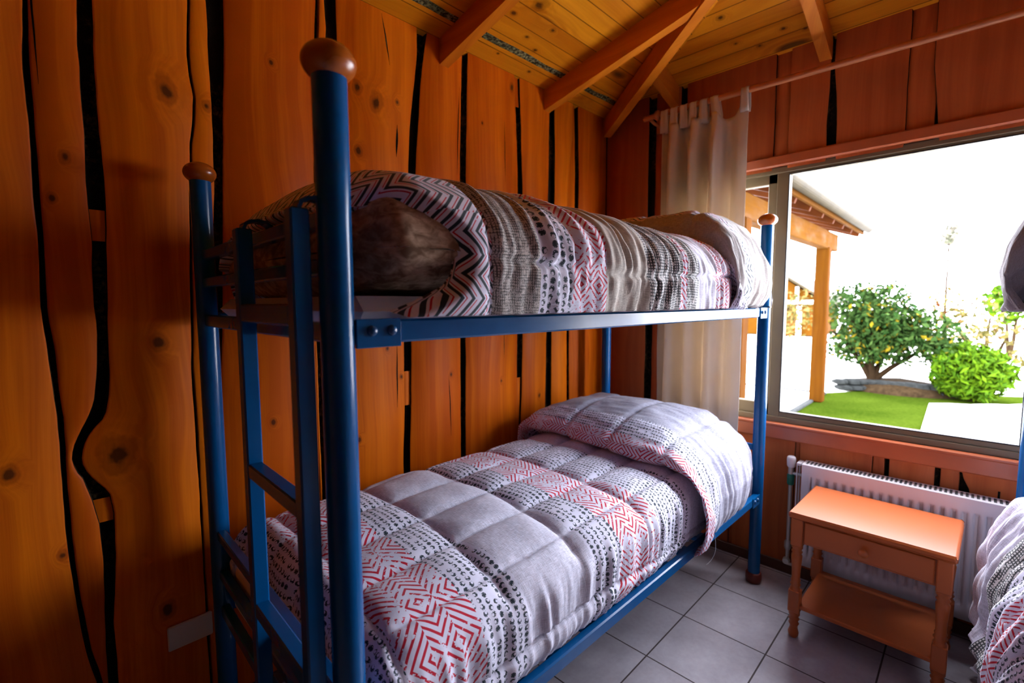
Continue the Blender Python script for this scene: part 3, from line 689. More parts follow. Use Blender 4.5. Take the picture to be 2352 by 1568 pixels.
def lower_quilt(ymap=lambda y: y, seed=0, parent=None, flap=False):
    # section: hangs on the wall side, crosses the bed, drops over the near side
    sec = [(-0.150, 0.47), (-0.135, 0.62)]
    sec += [(-0.135-0.09*(1-math.cos(a)), 0.62+0.115*math.sin(a)) for a in np.linspace(0.1, math.pi/2, 8)]
    sec += [(-0.60, 0.748), (-0.86, 0.742)]
    sec += [(-0.91-0.122*math.sin(a), 0.62+0.118*math.cos(a)) for a in np.linspace(0.15, math.pi/2, 10)]
    sec += [(-1.030, 0.56), (-1.020, 0.50), (-1.006, 0.462), (-0.985, 0.456)]
    S, t_ = arc_path(sec, 0.006)
    # along the bed: foot end drops to the rail, head end disappears under the pillow fold
    foot = [(0.405, 0.452), (0.392, 0.50), (0.388, 0.60)] + [(0.388+0.10*(1-math.cos(a)), 0.60+0.14*math.sin(a)) for a in np.linspace(0.15, math.pi/2, 9)]
    lon = foot + [(0.75, 0.745), (2.05, 0.745)]
    Lp, s_ = arc_path(lon, 0.0065)
    s0 = np.interp(0.60, Lp[:, 0], s_)          # make u == x on the flat
    i0 = np.argmin(np.abs(Lp[:, 0]-0.60)); u = s_-s_[i0]+0.60
    X = np.repeat(Lp[:, 0][:, None], len(S), 1); Y = np.repeat(S[:, 0][None], len(Lp), 0)
    dropL = 0.745-Lp[:, 1]; dropS = 0.745-S[:, 1]
    # rounded combination of both drops
    DL = np.repeat(dropL[:, None], len(S), 1); DS = np.repeat(dropS[None], len(Lp), 0)
    q = 3.0; D = (np.maximum(DL, 0)**q+np.maximum(DS, 0)**q)**(1/q); D = np.minimum(D, 0.315)
    Z = 0.745-D
    # pull plan corners in
    fx = sm(DL, 0.0, 0.14); fy = sm(DS, 0.0, 0.12)*(Y < -0.6)
    X = X+0.055*fx*fy; Y = Y+0.045*fx*fy*1.0
    P = np.stack([X, Y, Z], 2); Uc = np.repeat(u[:, None], len(S), 1); Vc = np.repeat(t_[None], len(Lp), 0)
    N = normals(P); N *= np.sign(np.where(N[..., 2:3].mean() >= 0, 1, -1))
    top = 1-sm(DS, 0.02, 0.10); topL = 1-sm(DL, 0.02, 0.10)
    # quilting
    xs = [0.50, 0.80, 1.075, 1.41, 1.68, 1.95]; bend = 0.05*sm(-Y, 0.55, 1.0)
    xx = X+bend+0.008*vnoise(X*3, Y*6, seed+1)
    dist = np.min(np.stack([np.abs(xx-v) for v in xs]), 0)
    yy = Y+0.006*vnoise(X*7, Y*3, seed+2); dy = np.abs(((yy+0.21)/0.183+0.5) % 1.0-0.5)*0.183
    inner = sm(-Y, 0.14, 0.2)*(1-sm(-Y, 0.93, 0.97))
    puffx = 1-np.exp(-(dist/0.030)**1.2); puffy = 1-np.exp(-(dy/0.026)**1.2)
    disp = 0.017*(puffx*(puffy*inner+(1-inner))-1.0)*np.where(DS > 0.04, np.exp(-(DS-0.04)/0.02), 1)
    cr = np.exp(-(dist/0.006)**2)+np.exp(-(dy/0.006)**2)*inner
    disp -= 0.004*np.clip(cr, 0, 1)*np.clip(top+0.3, 0, 1)*topL
    # seam gathers, broad lumps, side wrinkles
    disp += 0.0016*vnoise(X*90, Y*90, seed+3, 2)*np.exp(-(np.minimum(dist, dy)/0.03)**2)
    disp += 0.008*vnoise(X*5, Y*5, seed+4)
    side = sm(DS, 0.03, 0.14)*(Y < -0.6)
    xw = X+0.08*(0.745-Z)*np.sin(X*6+seed)+0.012*vnoise(X*8, Z*7, seed+7)
    fold = np.abs(vnoise(xw*26, Z*1.4, seed+5, 2))
    disp += side*(0.020*(fold-0.36)*(0.45+0.55*sm(Z, 0.46, 0.60))+0.004*vnoise(xw*70, Z*4, seed+6, 2))
    hem = np.exp(-((Z-(0.548-0.03*sm(X, 1.1, 1.5)))/0.0075)**2)*side; disp -= 0.013*hem
    disp += side*0.007*np.exp(-((Z-0.512)/0.026)**2)
    fe = sm(DL, 0.03, 0.12)
    disp += fe*(0.012*(np.abs(vnoise(Y*16, Z*2, seed+8, 2))-0.25))
    hem2 = np.exp(-((Z-0.60)/0.008)**2)*fe; disp -= 0.008*hem2
    if flap:
        disp += side*0.03*vnoise(X*9, Z*6, seed+9)
    P = P+N*disp[..., None]
    P[..., 2] = np.maximum(P[..., 2], 0.452)
    P[..., 1] = ymap(P[..., 1])
    return grid_obj('quilt', P, np.stack([Uc, Vc], 2), M['quilt_low'], parent, thick=None)

def fold_sheet(name, C_, D_, mat, ymap, seed, parent, quiltx=None, amp=1.0, edgefn=None, su=0.0065, lowz=0.3, flapx=None, vseams=True):
    """C_: lengthwise profile (x,z); D_: crosswise profile (y, drop)"""
    Lp, s_ = arc_path(C_, su); S, t_ = arc_path(D_, 0.0075)
    X = np.repeat(Lp[:, 0][:, None], len(S), 1); Y = np.repeat(S[:, 0][None], len(Lp), 0)
    D = np.repeat(S[:, 1][None], len(Lp), 0); Z0 = np.repeat(Lp[:, 1][:, None], len(S), 1)
    zmx = Lp[:, 1].max(); DL = zmx-Z0; q = 3.5
    Z = zmx-(np.maximum(DL, 0)**q+np.maximum(D, 0)**q)**(1/q)
    Uc = np.repeat(s_[:, None], len(S), 1); Vc = np.repeat(t_[None], len(Lp), 0)
    if edgefn: X, Y, Z = edgefn(X, Y, Z, Uc, Vc, D)
    P = np.stack([X, Y, Z], 2); N = normals(P)
    if N[len(Lp)//2, len(S)//2, 2] < 0: N = -N
    Z = np.maximum(Z, lowz); P[..., 2] = Z
    disp = 0.010*vnoise(Uc*9, Vc*5, seed, 3)
    side = sm(D, 0.06, 0.2)
    disp += amp*side*(0.020*(np.abs(vnoise(X*22+0.4*Z, Z*1.6, seed+1, 2))-0.2)+0.006*vnoise(X*60, Z*5, seed+2, 2))
    disp += amp*0.003*vnoise(Uc*40, Vc*8, seed+3, 2)
    if vseams:
        dy = np.abs((Vc/0.26+0.37) % 1.0-0.5)*0.26; disp -= 0.010*np.exp(-(dy/0.014)**2)*(1-side)
    if quiltx:
        for qx in quiltx: disp -= 0.014*np.exp(-((Uc-qx)/0.012)**2)
    P = P+N*disp[..., None]
    P[..., 1] = ymap(P[..., 1])
    return grid_obj(name, P, np.stack([Uc, Vc], 2), mat, parent)

def lower_fold(ymap, seed, parent, mat=None, dside=None):
    Cc = [(1.86,0.700),(1.80,0.715),(1.752,0.745)]
    Cc += [(1.752-0.046*math.sin(a)-0.004, 0.783-0.038*math.cos(a)) for a in np.linspace(0.2, math.pi*0.75, 9)]
    Cc += [(1.775,0.838),(1.84,0.865),(1.93,0.887),(2.05,0.900),(2.17,0.897),(2.27,0.870),(2.335,0.82),(2.375,0.74),(2.39,0.62),(2.39,0.48)]
    Dd = [(-0.115,0.36),(-0.110,0.20),(-0.118,0.12),(-0.16,0.058),(-0.25,0.022),(-0.40,0.003),(-0.55,0.0),(-0.70,0.010),(-0.84,0.040),(-0.94,0.090),(-1.01,0.150),(-1.052,0.22),(-1.070,0.30),(-1.064,0.38),(-1.045,0.43),(-1.02,0.45)]
    if dside: Dd = dside
    def ef(X, Y, Z, Uc, Vc, D):
        sd = sm(-Y, 0.80, 1.04)
        k_ = np.exp(-((Uc-0.15)/0.16)**2)                 # near edge of the fold
        hang = sd*np.exp(-((Uc-0.22)/0.20)**2)
        X2 = X - 0.035*np.sin((Y+0.1)*7)*k_*(1-sd) - 0.045*sd*np.exp(-(Uc/0.3)**2) + 0.10*np.maximum(0.70-Z, 0)*k_*sd
        Z2 = Z - 0.02*hang*sm(D, 0.30, 0.47)
        # keep the roll visible down the side: edge swells out of the side
        Y2 = Y - 0.028*sd*np.exp(-((Uc-0.15)/0.09)**2)
        Y2 = Y2 + sm(X2, 2.2, 2.42)*sd*0.05
        return X2, Y2, Z2
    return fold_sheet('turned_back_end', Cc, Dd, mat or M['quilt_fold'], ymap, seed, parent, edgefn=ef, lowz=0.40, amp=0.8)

ident = lambda y: y
q1 = lower_quilt(ident, 0); tag(q1, 'white grey and red printed quilt with square stitching spread over the lower bunk', 'quilt')
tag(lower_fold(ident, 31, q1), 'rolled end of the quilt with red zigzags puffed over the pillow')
# loose thread under the fold
mb = MB(); mb.tube([(1.862,-1.052,0.46),(1.864,-1.056,0.43),(1.862,-1.058,0.40),(1.856,-1.056,0.38),(1.845,-1.05,0.362),(1.832,-1.045,0.352),(1.82,-1.04,0.347)], 0.0012, 6)
mb.build('loose_thread', M['thread'], q1)
# pillow under the turned-back end
def pillow(name, x0, x1, y0, y1, z0, h, mat, label, n=34, pw_=2.6):
    P = []; 
    us = np.linspace(-1, 1, n); A, B = np.meshgrid(us, us, indexing='ij')
    prof = np.clip((1-np.abs(A)**pw_), 0, 1)**0.5*np.clip((1-np.abs(B)**pw_), 0, 1)**0.5
    X = (x0+x1)/2+A*(x1-x0)/2; Y = (y0+y1)/2+B*(y1-y0)/2
    wr = 0.006*vnoise(X*14, Y*9, 5)*prof
    zt_ = z0+h*0.5+(h*0.5)*prof+wr; zb_ = z0+h*0.5-(h*0.5)*prof
    mb = MB(); idx = lambda i, j: i*n+j
    vs = [(X[i,j], Y[i,j], zt_[i,j]) for i in range(n) for j in range(n)]
    mb.add(vs, [(idx(i,j), idx(i+1,j), idx(i+1,j+1), idx(i,j+1)) for i in range(n-1) for j in range(n-1)], True)
    vs = [(X[i,j], Y[i,j], zb_[i,j]) for i in range(n) for j in range(n)]
    mb.add(vs, [(idx(i,j), idx(i,j+1), idx(i+1,j+1), idx(i+1,j)) for i in range(n-1) for j in range(n-1)], True)
    o = mb.build(name, mat); return tag(o, label, 'pillow')

def upper_quilt(ymap, seed, mat, x_end=2.02):
    cy_, cz_ = -0.575, 1.475
    th = np.linspace(math.radians(-14), math.radians(180+20), 200)
    base = []
    nu = 0
    xs = np.arange(0.0, 1.0001, 0.0038)
    Vn = len(th); rows = []; Us = []
    # arclength of section for v
    secy = cy_-0.487*np.sign(np.cos(th))*np.where(np.sin(th) > 0, np.abs(np.cos(th))**(2/2.5), np.abs(np.cos(th))**0.5)
    secz = cz_+np.where(np.sin(th) > 0, 0.205, 0.37)*np.sign(np.sin(th))*np.abs(np.sin(th))**(2/2.5)
    vl = np.r_[0, np.cumsum(np.hypot(np.diff(secy), np.diff(secz)))]
    # near edge position round the section (lens-shaped opening showing the blanket)
    zz = secz; nearside = secy < cy_
    def edge_x(z, ns):
        e = np.interp(z, [1.355,1.385,1.41,1.44,1.47,1.50,1.53,1.56,1.60,1.64,1.68], [0.44,0.505,0.548,0.570,0.574,0.569,0.553,0.52,0.455,0.395,0.365])
        return e
    ex = np.where(nearside, edge_x(zz, True), np.interp(zz, [1.35,1.5,1.68], [0.45,0.42,0.365]))
    X = ex[None]+(x_end-ex[None])*(xs[:, None]**1.0)
    X = np.repeat(X, 1, 0)
    Y = np.repeat(secy[None], len(xs), 0); Z = np.repeat(secz[None], len(xs), 0)
    # overall shape along the bed
    zs_ = 1+0.03*np.sin((X-0.4)*3.0)
    taper = 1-0.10*sm(X, 1.75, 2.05)
    Z = cz_+(Z-cz_)*np.where(Z > cz_, zs_*taper, 1); 
    dip = 0.045*sm(Y, -0.60, -0.12)*(1-sm(X, 0.55, 1.1))+0.080*(1-sm(X, 0.34, 0.53)); Z = Z-dip*sm(Z, 1.45, 1.62)
    # rolled lip at the near edge
    lip = np.exp(-((X-ex[None])/0.020)**2)
    # extra rows that curl inwards
    P = np.stack([X, Y, Z], 2); Uc = X.copy(); Vc = np.repeat(vl[None], len(xs), 0)
    N = np.stack([np.zeros_like(X), Y-cy_, (Z-cz_)*2.0], 2); N /= np.linalg.norm(N, axis=2, keepdims=True)
    zr = Z
    seamz = 1.474+0.010*np.sin(X*4); on_side = (Y < cy_)
    ds = zr-seamz
    disp = 0.010*vnoise(X*5, Vc*5, seed)
    disp -= np.where(on_side, 0.013*np.exp(-(ds/0.0065)**2), 0)*(0.25+0.75*sm(X, 0.60, 0.70))
    wv = X+0.10*ds*np.sin(X*9+seed)+0.02*vnoise(X*7, Z*9, seed+3)
    g = sm(X, 0.60, 0.72)
    pl = np.abs(vnoise(wv*24, Z*2.6+(ds > 0)*0.7, seed+1, 2))
    disp += g*np.where(on_side, 1, .5)*(0.021*(pl-0.25)*(1-0.85*np.exp(-(ds/0.016)**2)))
    disp += 0.004*g*vnoise(wv*70, Z*8, seed+2, 2)
    disp -= 0.014*np.exp(-((X-0.652)/0.012)**2)
    # quilting seams across the top
    for xs_ in (1.04, 1.44, 1.86): disp -= 0.012*np.exp(-((X-xs_)/0.012)**2)*sm(Z, 1.58, 1.66)
    disp += -0.028*lip
    disp -= 0.05*sm(X, 1.93, 2.02)
    P = P+N*disp[..., None]
    P[..., 2] = np.where(P[..., 2] < 1.362, 1.362-0.0*P[..., 2], P[..., 2])
    # curl rows
    curl = []
    for k_ in range(1, 8):
        a = k_/7.0; row = P[0].copy(); Nn = N[0]
        row = row-Nn*0.030*a; row[:, 0] += 0.012*math.sin(a*math.pi*0.9)*-1+0.06*a*a
        row[:, 2] = np.maximum(row[:, 2], 1.362); curl.append(row)
    P = np.concatenate([np.stack(curl[::-1]), P], 0)
    Uc = np.concatenate([Uc[:1]-0.03+np.zeros((7, Vn)), Uc], 0); Vc = np.concatenate([np.repeat(Vc[:1], 7, 0), Vc], 0)
    P[..., 1] = ymap(P[..., 1])
    return grid_obj('quilt', P, np.stack([Uc, Vc], 2), mat)
def upper_fold(ymap, seed, parent, mat, ys=0.0):
    Cc = [(2.04,1.40),(2.00,1.43),(1.965,1.50),(1.945,1.58),(1.945,1.66),(1.965,1.72),(2.01,1.765),(2.08,1.792),(2.17,1.802),(2.26,1.785),(2.33,1.74),(2.385,1.66),(2.425,1.56),(2.445,1.47),(2.43,1.40),(2.40,1.365)]
    Dd = [(-0.12,0.42),(-0.12,0.22),(-0.135,0.13),(-0.19,0.06),(-0.30,0.02),(-0.50,0.0),(-0.70,0.0),(-0.82,0.008),(-0.92,0.035),(-0.995,0.085),(-1.045,0.155),(-1.078,0.24),(-1.092,0.32),(-1.085,0.38),(-1.06,0.43),(-1.02,0.44)]
    Dd = [(y-(ys if y < -0.8 else 0), d) for y, d in Dd]
    def ef(X, Y, Z, Uc, Vc, D):
        sd = sm(-Y, 0.75, 1.05)
        X2 = X-0.03*sd*np.exp(-((Uc-0.2)/0.2)**2)+0.06*sm(X, 2.2, 2.42)*(sd-0.6)
        Y2 = Y+0.035*sm(X, 2.2, 2.45)*sd
        return X2, Y2, np.maximum(Z, 1.362)
    return fold_sheet('turned_back_end', Cc, Dd, mat, ymap, seed, parent, edgefn=ef, lowz=1.362, amp=1.0)
q2 = upper_quilt(ident, 12, M['quilt_top']); tag(q2, 'thick rolled quilt with black zigzag border lying on the upper bunk', 'quilt')
tag(upper_fold(ident, 44, q2, M['quilt_topfold']), 'grey turned-back end heaped over the pillow by the window')
# mottled brown bolster seen in the mouth of the rolled quilt
def bolster(ymap, label):
    n = 120; th = np.linspace(0, 2*math.pi, n); xs = np.linspace(0, 1, 40)**1.8
    rows = []; Uc = []
    for a in xs:
        e = math.sin(min(1.0, a*4.0)*math.pi/2)
        x = 0.372+0.40*a
        y = -0.575-0.462*e**0.35*np.sign(np.cos(th))*np.abs(np.cos(th))**(2/2.4)
        up = np.sin(th) > 0
        z = 1.487+np.where(up, 0.160, 0.095)*e**0.6*np.sign(np.sin(th))*np.abs(np.sin(th))**(2/2.4)
        y = y+0.006*vnoise(th*5, np.full(n, a*6), 3)
        z = z+0.006*vnoise(th*4, np.full(n, a*7), 4)
        z = z-(0.045*sm(y, -0.60, -0.12)+0.050*(1-sm(x, 0.36, 0.48)))*sm(z, 1.45, 1.62)
        rows.append(np.stack([np.full(n, x)+0.0*y, y, z], 1))
    P = np.stack(rows); P[..., 1] = ymap(P[..., 1])
    UV = np.stack([np.repeat(xs[:, None], n, 1), np.repeat(th[None], 40, 0)], 2)
    o = grid_obj('pillow', P, UV, M['mottled']); return tag(o, label, 'pillow')
bolster(ident, 'brown mottled pillow bulging from the near end of the rolled quilt on the upper bunk')

mirr = lambda y: -2.925-y
q3 = lower_quilt(mirr, 70, flap=True); tag(q3, 'rumpled printed quilt hanging over the lower bunk at the right edge', 'quilt')
dd = [(-0.115,0.36),(-0.110,0.20),(-0.118,0.12),(-0.16,0.058),(-0.25,0.022),(-0.40,0.003),(-0.55,0.0),(-0.70,0.010),(-0.84,0.040),(-0.95,0.090),(-1.03,0.150),(-1.055,0.22),(-1.085,0.30),(-1.10,0.38),(-1.10,0.50),(-1.12,0.56),(-1.085,0.60),(-1.065,0.68),(-1.08,0.80),(-1.09,0.88)]
def lf2():
    Cc = [(1.50,0.05),(1.42,0.30),(1.44,0.6),(1.50,0.745),(1.60,0.80),(1.75,0.84),(1.9,0.86),(2.05,0.87),(2.17,0.86),(2.27,0.82),(2.335,0.76),(2.375,0.66),(2.39,0.5),(2.39,0.2)]
    def ef(X, Y, Z, Uc, Vc, D):
        sd = sm(-Y, 0.9, 1.04)
        Y2 = Y-sd*0.035*vnoise(X*6, Z*5, 91)-sd*0.012*vnoise(X*16, Z*9, 92)
        return X, Y2, Z
    return fold_sheet('turned_back_end', Cc, dd, M['quilt_fold2'], mirr, 90, q3, edgefn=ef, lowz=0.04, amp=1.6)
M['quilt_fold2'] = quilt('printed_quilt_hanging', [(-9, linen), (0.55, beads), (0.7, lambda t, u, v: pat_red(t, u, v, 0.79, 0.13, 0.0150)), (0.90, lambda t, u, v: pat_beads(t, u, v, 0.75)), (1.1, pat_check), (1.25, linen)], bumpy=0.5)
tag(lf2(), 'crumpled end of the quilt hanging towards the floor')
q4 = upper_quilt(lambda y: -2.955-y, 22, M['quilt_dark']); tag(q4, 'rolled grey striped quilt on the upper bunk at the right edge', 'quilt')
upper_fold(lambda y: -2.915-y, 64, q4, M['quilt_dark'], ys=0.02)
bolster(lambda y: -2.925-y, 'brown mottled pillow on the upper bunk beyond the right edge')

# ================================================================== CURTAIN AND ROD
XR = XW-0.12
rodp = lambda y: (XR, y, 2.428+(-0.336-y)*-0.0155)
rod = empty('curtain_rod', rodp(-0.40)); tag(rod, 'long round wooden curtain rod above the window', 'curtain rod')
def cp(o, par):
    o.parent = par; o.matrix_parent_inverse = (Matrix.Translation(par.location) @ Matrix.Rotation(par.rotation_euler.z, 4, 'Z')).inverted(); return o
mb = MB(); mb.tube([rodp(-0.336), rodp(-2.62)], 0.0145, 20); cp(mb.build('pole', M['rod']), rod)
mb = MB(); mb.tube([(XR, -0.404, rodp(-.404)[2]), (XR, -0.413, rodp(-.41)[2]), (XR, -0.424, rodp(-.42)[2]), (XR, -0.433, rodp(-.43)[2])], [0.020, 0.027, 0.027, 0.020], 20); cp(mb.build('ring', M['rod']), rod)
for y in (-0.375, -2.55):
    mb = MB(); mb.tube([(XR-0.0, y, rodp(y)[2]-0.012), (XR+0.05, y, rodp(y)[2]-0.022), (XW+0.005, y, rodp(y)[2]-0.022)], 0.009, 10)
    mb.bbox((XW-0.008, y-0.02, rodp(y)[2]-0.06), (XW, y+0.02, rodp(y)[2]+0.02), 0.002); cp(mb.build('bracket', M['rod']), rod)
# hanging cloth: tab-top curtain bunched to the left
cur = empty('curtain', (XR, -0.68, 0.5)); tag(cur, 'cream tab-top cotton curtain bunched at the left of the window', 'curtain')
cr_ = np.array([(-0.447,0.0),(-0.475,0.035),(-0.492,-0.012),(-0.515,-0.042),(-0.545,-0.030),(-0.556,0.02),(-0.575,0.048),(-0.600,0.030),(-0.612,-0.02),(-0.632,-0.045),(-0.660,-0.030),(-0.672,0.015),
      (-0.690,0.040),(-0.715,0.022),(-0.728,-0.025),(-0.752,-0.042),(-0.775,-0.018),(-0.790,0.020),(-0.812,0.030),(-0.840,0.004),(-0.865,-0.012),(-0.903,-0.006)])
m_ = 170; tt = np.linspace(0, len(cr_)-1, m_)
def cat_(p, t_):
    i = np.clip(np.floor(t_).astype(int), 0, len(p)-2); f = t_-i
    p0, p1, p2, p3 = p[np.clip(i-1, 0, None)], p[i], p[i+1], p[np.clip(i+2, None, len(p)-1)]
    f = f[:, None]
    return .5*((2*p1)+(-p0+p2)*f+(2*p0-5*p1+4*p2-p3)*f*f+(-p0+3*p1-3*p2+p3)*f**3)
c2 = cat_(cr_, tt)
zs = np.linspace(0, 1, 90)
Pc = np.zeros((m_, 90, 3))
tabc = np.array([-0.466,-0.522,-0.574,-0.626,-0.680,-0.735,-0.885])
for j, a in enumerate(zs):
    amp = 0.55+0.75*sm(a, 0.0, 0.12); lag = 0.2*sm(a, 0, 1)
    y = c2[:, 0]+0.006*np.sin(tt*1.3+a*4)*a; x = XR+c2[:, 1]*amp*(1-0.25*a)+0.006*vnoise(tt*0.8, np.full(m_, a*6), 9)
    ztop = 2.352+0.0*y
    sag = np.min(np.abs(y[:, None]-tabc[None]), axis=1); ztop = ztop-0.040*sm(sag, 0.014, 0.05)*1.0+0.012*(y+0.45)*-0.3
    Pc[:, j, 0] = x; Pc[:, j, 1] = y*(1) ; Pc[:, j, 2] = ztop*(1-a)+0.55*a
body = grid_obj('cloth', Pc, np.zeros((m_, 90, 2)), M['curtain']); cp(body, cur)
md = body.modifiers.new('thickness', 'SOLIDIFY'); md.thickness = 0.0015
for i, yc in enumerate(tabc):
    wd = 0.023 if i < 6 else 0.020; rr = 0.0175; zc = rodp(yc)[2]; slant = [0,0,.004,-.004,.0,.014,0][i]
    prof = [(0.010, 2.318)]+[(0.016, 2.345)]+[(rr*math.cos(a), zc+rr*math.sin(a)) for a in np.linspace(0.0, math.pi, 12)]+[(-0.016, 2.345), (-0.012, 2.318)]
    n_ = len(prof); Pt = np.zeros((n_, 7, 3))
    for k_, (dx, z) in enumerate(prof):
        for q_ in range(7):
            f = (q_/6-0.5)*2; Pt[k_, q_] = (XR+dx+0.003*math.sin(f*4+i), yc+f*wd*(0.85 if z > 2.38 else 1.0)-slant*(2.43-z)*10, z)
    tb = grid_obj('tab', Pt, np.zeros((n_, 7, 2)), M['curtain']); cp(tb, cur); md = tb.modifiers.new('thickness', 'SOLIDIFY'); md.thickness = 0.0018
    md.offset = 1

# ================================================================== RADIATOR
rad = empty('radiator', (XW-0.06, -1.75, 0.11)); tag(rad, 'white ribbed panel radiator under the window behind the nightstand', 'radiator')
ya, yb, za, zb = -1.195, -2.38, 0.115, 0.612
xf, xb = XW-0.100, XW-0.022
# fluted front panel as one swept section
pitch = 0.0333; ys_ = []; n_ = int((ya-yb-0.06)/pitch)
yv = np.linspace(ya, yb, 420); zv = np.r_[za, np.linspace(za+0.052, za+0.075, 4), np.linspace(za+0.09, zb-0.085, 10), np.linspace(zb-0.066, zb-0.048, 4), zb-0.004, zb]
ph = ((ya-0.035-yv)/pitch) % 1.0
gro = np.where((yv < ya-0.035) & (yv > yb+0.035), sm(np.abs(ph-0.5), 0.14, 0.30), 0)     # 1 = groove
dep = sm(zv, za+0.052, za+0.070)*(1-sm(zv, zb-0.070, zb-0.050))
P = np.zeros((len(yv), len(zv), 3)); P[..., 0] = xf+0.0150*gro[:, None]*dep[None]; P[..., 1] = yv[:, None]; P[..., 2] = zv[None]
fp = grid_obj('front_panel', P, np.zeros((*P.shape[:2], 2)), M['white']); cp(fp, rad)
md = fp.modifiers.new('thickness', 'SOLIDIFY'); md.thickness = 0.008; md.offset = 0
mb = MB(); mb.bbox((xb-0.012, ya, za), (xb, yb, zb-0.006), 0.002); cp(mb.build('rear_panel', M['white']), rad)
mb = MB(); mb.bbox((xf+0.006, ya+0.001, zb-0.006), (xb, yb, zb+0.001), 0.001)
mb.mat = 1
nn = 74
for i in range(nn):
    y = ya-0.012-i*0.0158; mb.box((xf+0.014, y, zb-0.002), (xb-0.012, y-0.0085, zb+0.0016))
cp(mb.build('top_grille', [M['white'], M['slot']]), rad)
mb = MB(); mb.bbox((xf+0.012, ya+0.020, za), (xf+0.018, ya+0.026, zb-0.002), 0.002); mb.bbox((xf+0.010, ya+0.006, zb-0.014), (xb-0.008, ya+0.026, zb-0.001), 0.002)
mb.bbox((xb-0.02, ya+0.020, za), (xb-0.008, ya+0.026, zb-0.002), 0.002); cp(mb.build('side_cover', M['white']), rad)
xv, yv_ = XW-0.060, ya+0.055
mb = MB(); mb.tube([(xv, yv_, 0.085), (xv, yv_, 0.52)], 0.0085, 14); mb.tube([(xv, yv_, 0.080), (xv, yv_-0.05, 0.080), (xv, ya-0.01, 0.135)], 0.008, 10)
mb.tube([(xv, yv_, 0.545), (xv, ya-0.005, 0.545)], 0.008, 10); mb.tube([(xv, yv_, 0.50), (xv, yv_, 0.578)], 0.0125, 14); cp(mb.build('pipe', M['chrome']), rad)
mb = MB(); mb.tube([(xv, yv_, 0.485), (xv, yv_, 0.49), (xv, yv_, 0.535), (xv, yv_, 0.54)], [0.012, 0.0155, 0.0165, 0.013], 16); cp(mb.build('green_tape', M['green']), rad)
mb = MB(); mb.tube([(xv, yv_, 0.575), (xv, yv_, 0.583), (xv, yv_, 0.615), (xv, yv_, 0.625), (xv, yv_, 0.629)], [0.015, 0.0185, 0.0200, 0.0185, 0.014], 18); cp(mb.build('valve_knob', M['white']), rad)
mb = MB(); mb.tube([(xv, yv_, 0.15), (xv, yv_, 0.165), (xv, yv_, 0.19), (xv, yv_, 0.20)], [0.010, 0.0155, 0.0155, 0.010], 14)
mb.tube([(xv-0.028, yv_, 0.10), (xv-0.008, yv_, 0.10)], [0.014, 0.017], 14); cp(mb.build('lower_valve', M['chrome']), rad)

# ================================================================== NIGHTSTAND
ns = empty('nightstand', (2.31, -1.505, 0), math.radians(-1.2)); tag(ns, 'small orange-brown wooden nightstand with turned legs and one drawer, before the radiator', 'nightstand')
hw, hd = 0.222, 0.172        # half spans to the leg centres (y, x)
def np_(mbuild, name, mat=None, par=None):
    o = mbuild.build(name, mat or M['table'], par or ns); return o
mb = MB(); mb.bbox((-0.200, -0.252, 0.511), (0.200, 0.252, 0.535), 0.006); o = np_(mb, 'tabletop')
bv = o.modifiers.new('rounded', 'BEVEL'); bv.width = 0.006; bv.segments = 4; bv.limit_method = 'ANGLE'
for p_ in o.data.polygons: p_.use_smooth = True
o.modifiers.new('wn', 'WEIGHTED_NORMAL')
for sx in (-1, 1):
    for sy in (-1, 1):
        x, y = sx*hd, sy*hw; mb = MB()
        mb.bbox((x-0.021, y-0.021, 0.395), (x+0.021, y+0.021, 0.512), 0.003)
        mb.lathe([(0.020,0.200),(0.019,0.212),(0.0150,0.220),(0.0205,0.229),(0.0150,0.237),(0.0185,0.245),(0.0150,0.253),(0.0160,0.29),(0.0190,0.335),(0.0200,0.352),(0.0150,0.360),(0.0205,0.368),(0.0150,0.376),(0.0205,0.385),(0.0200,0.396)], (x, y, 0), 20)
        mb.bbox((x-0.021, y-0.021, 0.112), (x+0.021, y+0.021, 0.205), 0.003)
        mb.lathe([(0.0130,0.0),(0.0190,0.010),(0.0200,0.022),(0.0150,0.038),(0.0145,0.050),(0.0195,0.060),(0.0150,0.070),(0.0205,0.080),(0.0150,0.088),(0.0205,0.098),(0.0205,0.114)], (x, y, 0), 20)
        np_(mb, 'leg')
mb = MB(); mb.bbox((-hd-0.008, -hw+0.018, 0.408), (-hd+0.010, hw-0.018, 0.512), 0.002); mb.bbox((hd-0.010, -hw+0.018, 0.408), (hd+0.010, hw-0.018, 0.512), 0.002)
for s_ in (-1, 1): mb.bbox((-hd+0.018, s_*hw-0.010, 0.408), (hd-0.018, s_*hw+0.010, 0.512), 0.002)
np_(mb, 'apron')
mb = MB(); mb.bbox((-hd-0.017, -hw+0.026, 0.416), (-hd-0.008, hw-0.026, 0.504), 0.003); dr = np_(mb, 'drawer')
mb = MB(); mb.tube([(-hd-0.016, 0, 0.458), (-hd-0.026, 0, 0.458), (-hd-0.030, 0, 0.458), (-hd-0.040, 0, 0.458), (-hd-0.047, 0, 0.458), (-hd-0.049, 0, 0.458)], [0.008, 0.0075, 0.013, 0.0165, 0.012, 0.004], 20); mb.build('knob', M['table'], dr)
mb = MB(); mb.bbox((-hd-0.010, -hw+0.010, 0.128), (hd+0.010, hw-0.010, 0.146), 0.004); np_(mb, 'shelf')

# blank plate on the plank wall
mb = MB(); mb.bbox((0.236, -0.010, 0.300), (0.357, -0.002, 0.378), 0.003); mb.bbox((0.238, -0.003, 0.302), (0.355, 0.004, 0.376), 0.001)
tag(mb.build('wall_plate', M['plate']), 'blank white rectangular wall plate low on the plank wall', 'wall plate')

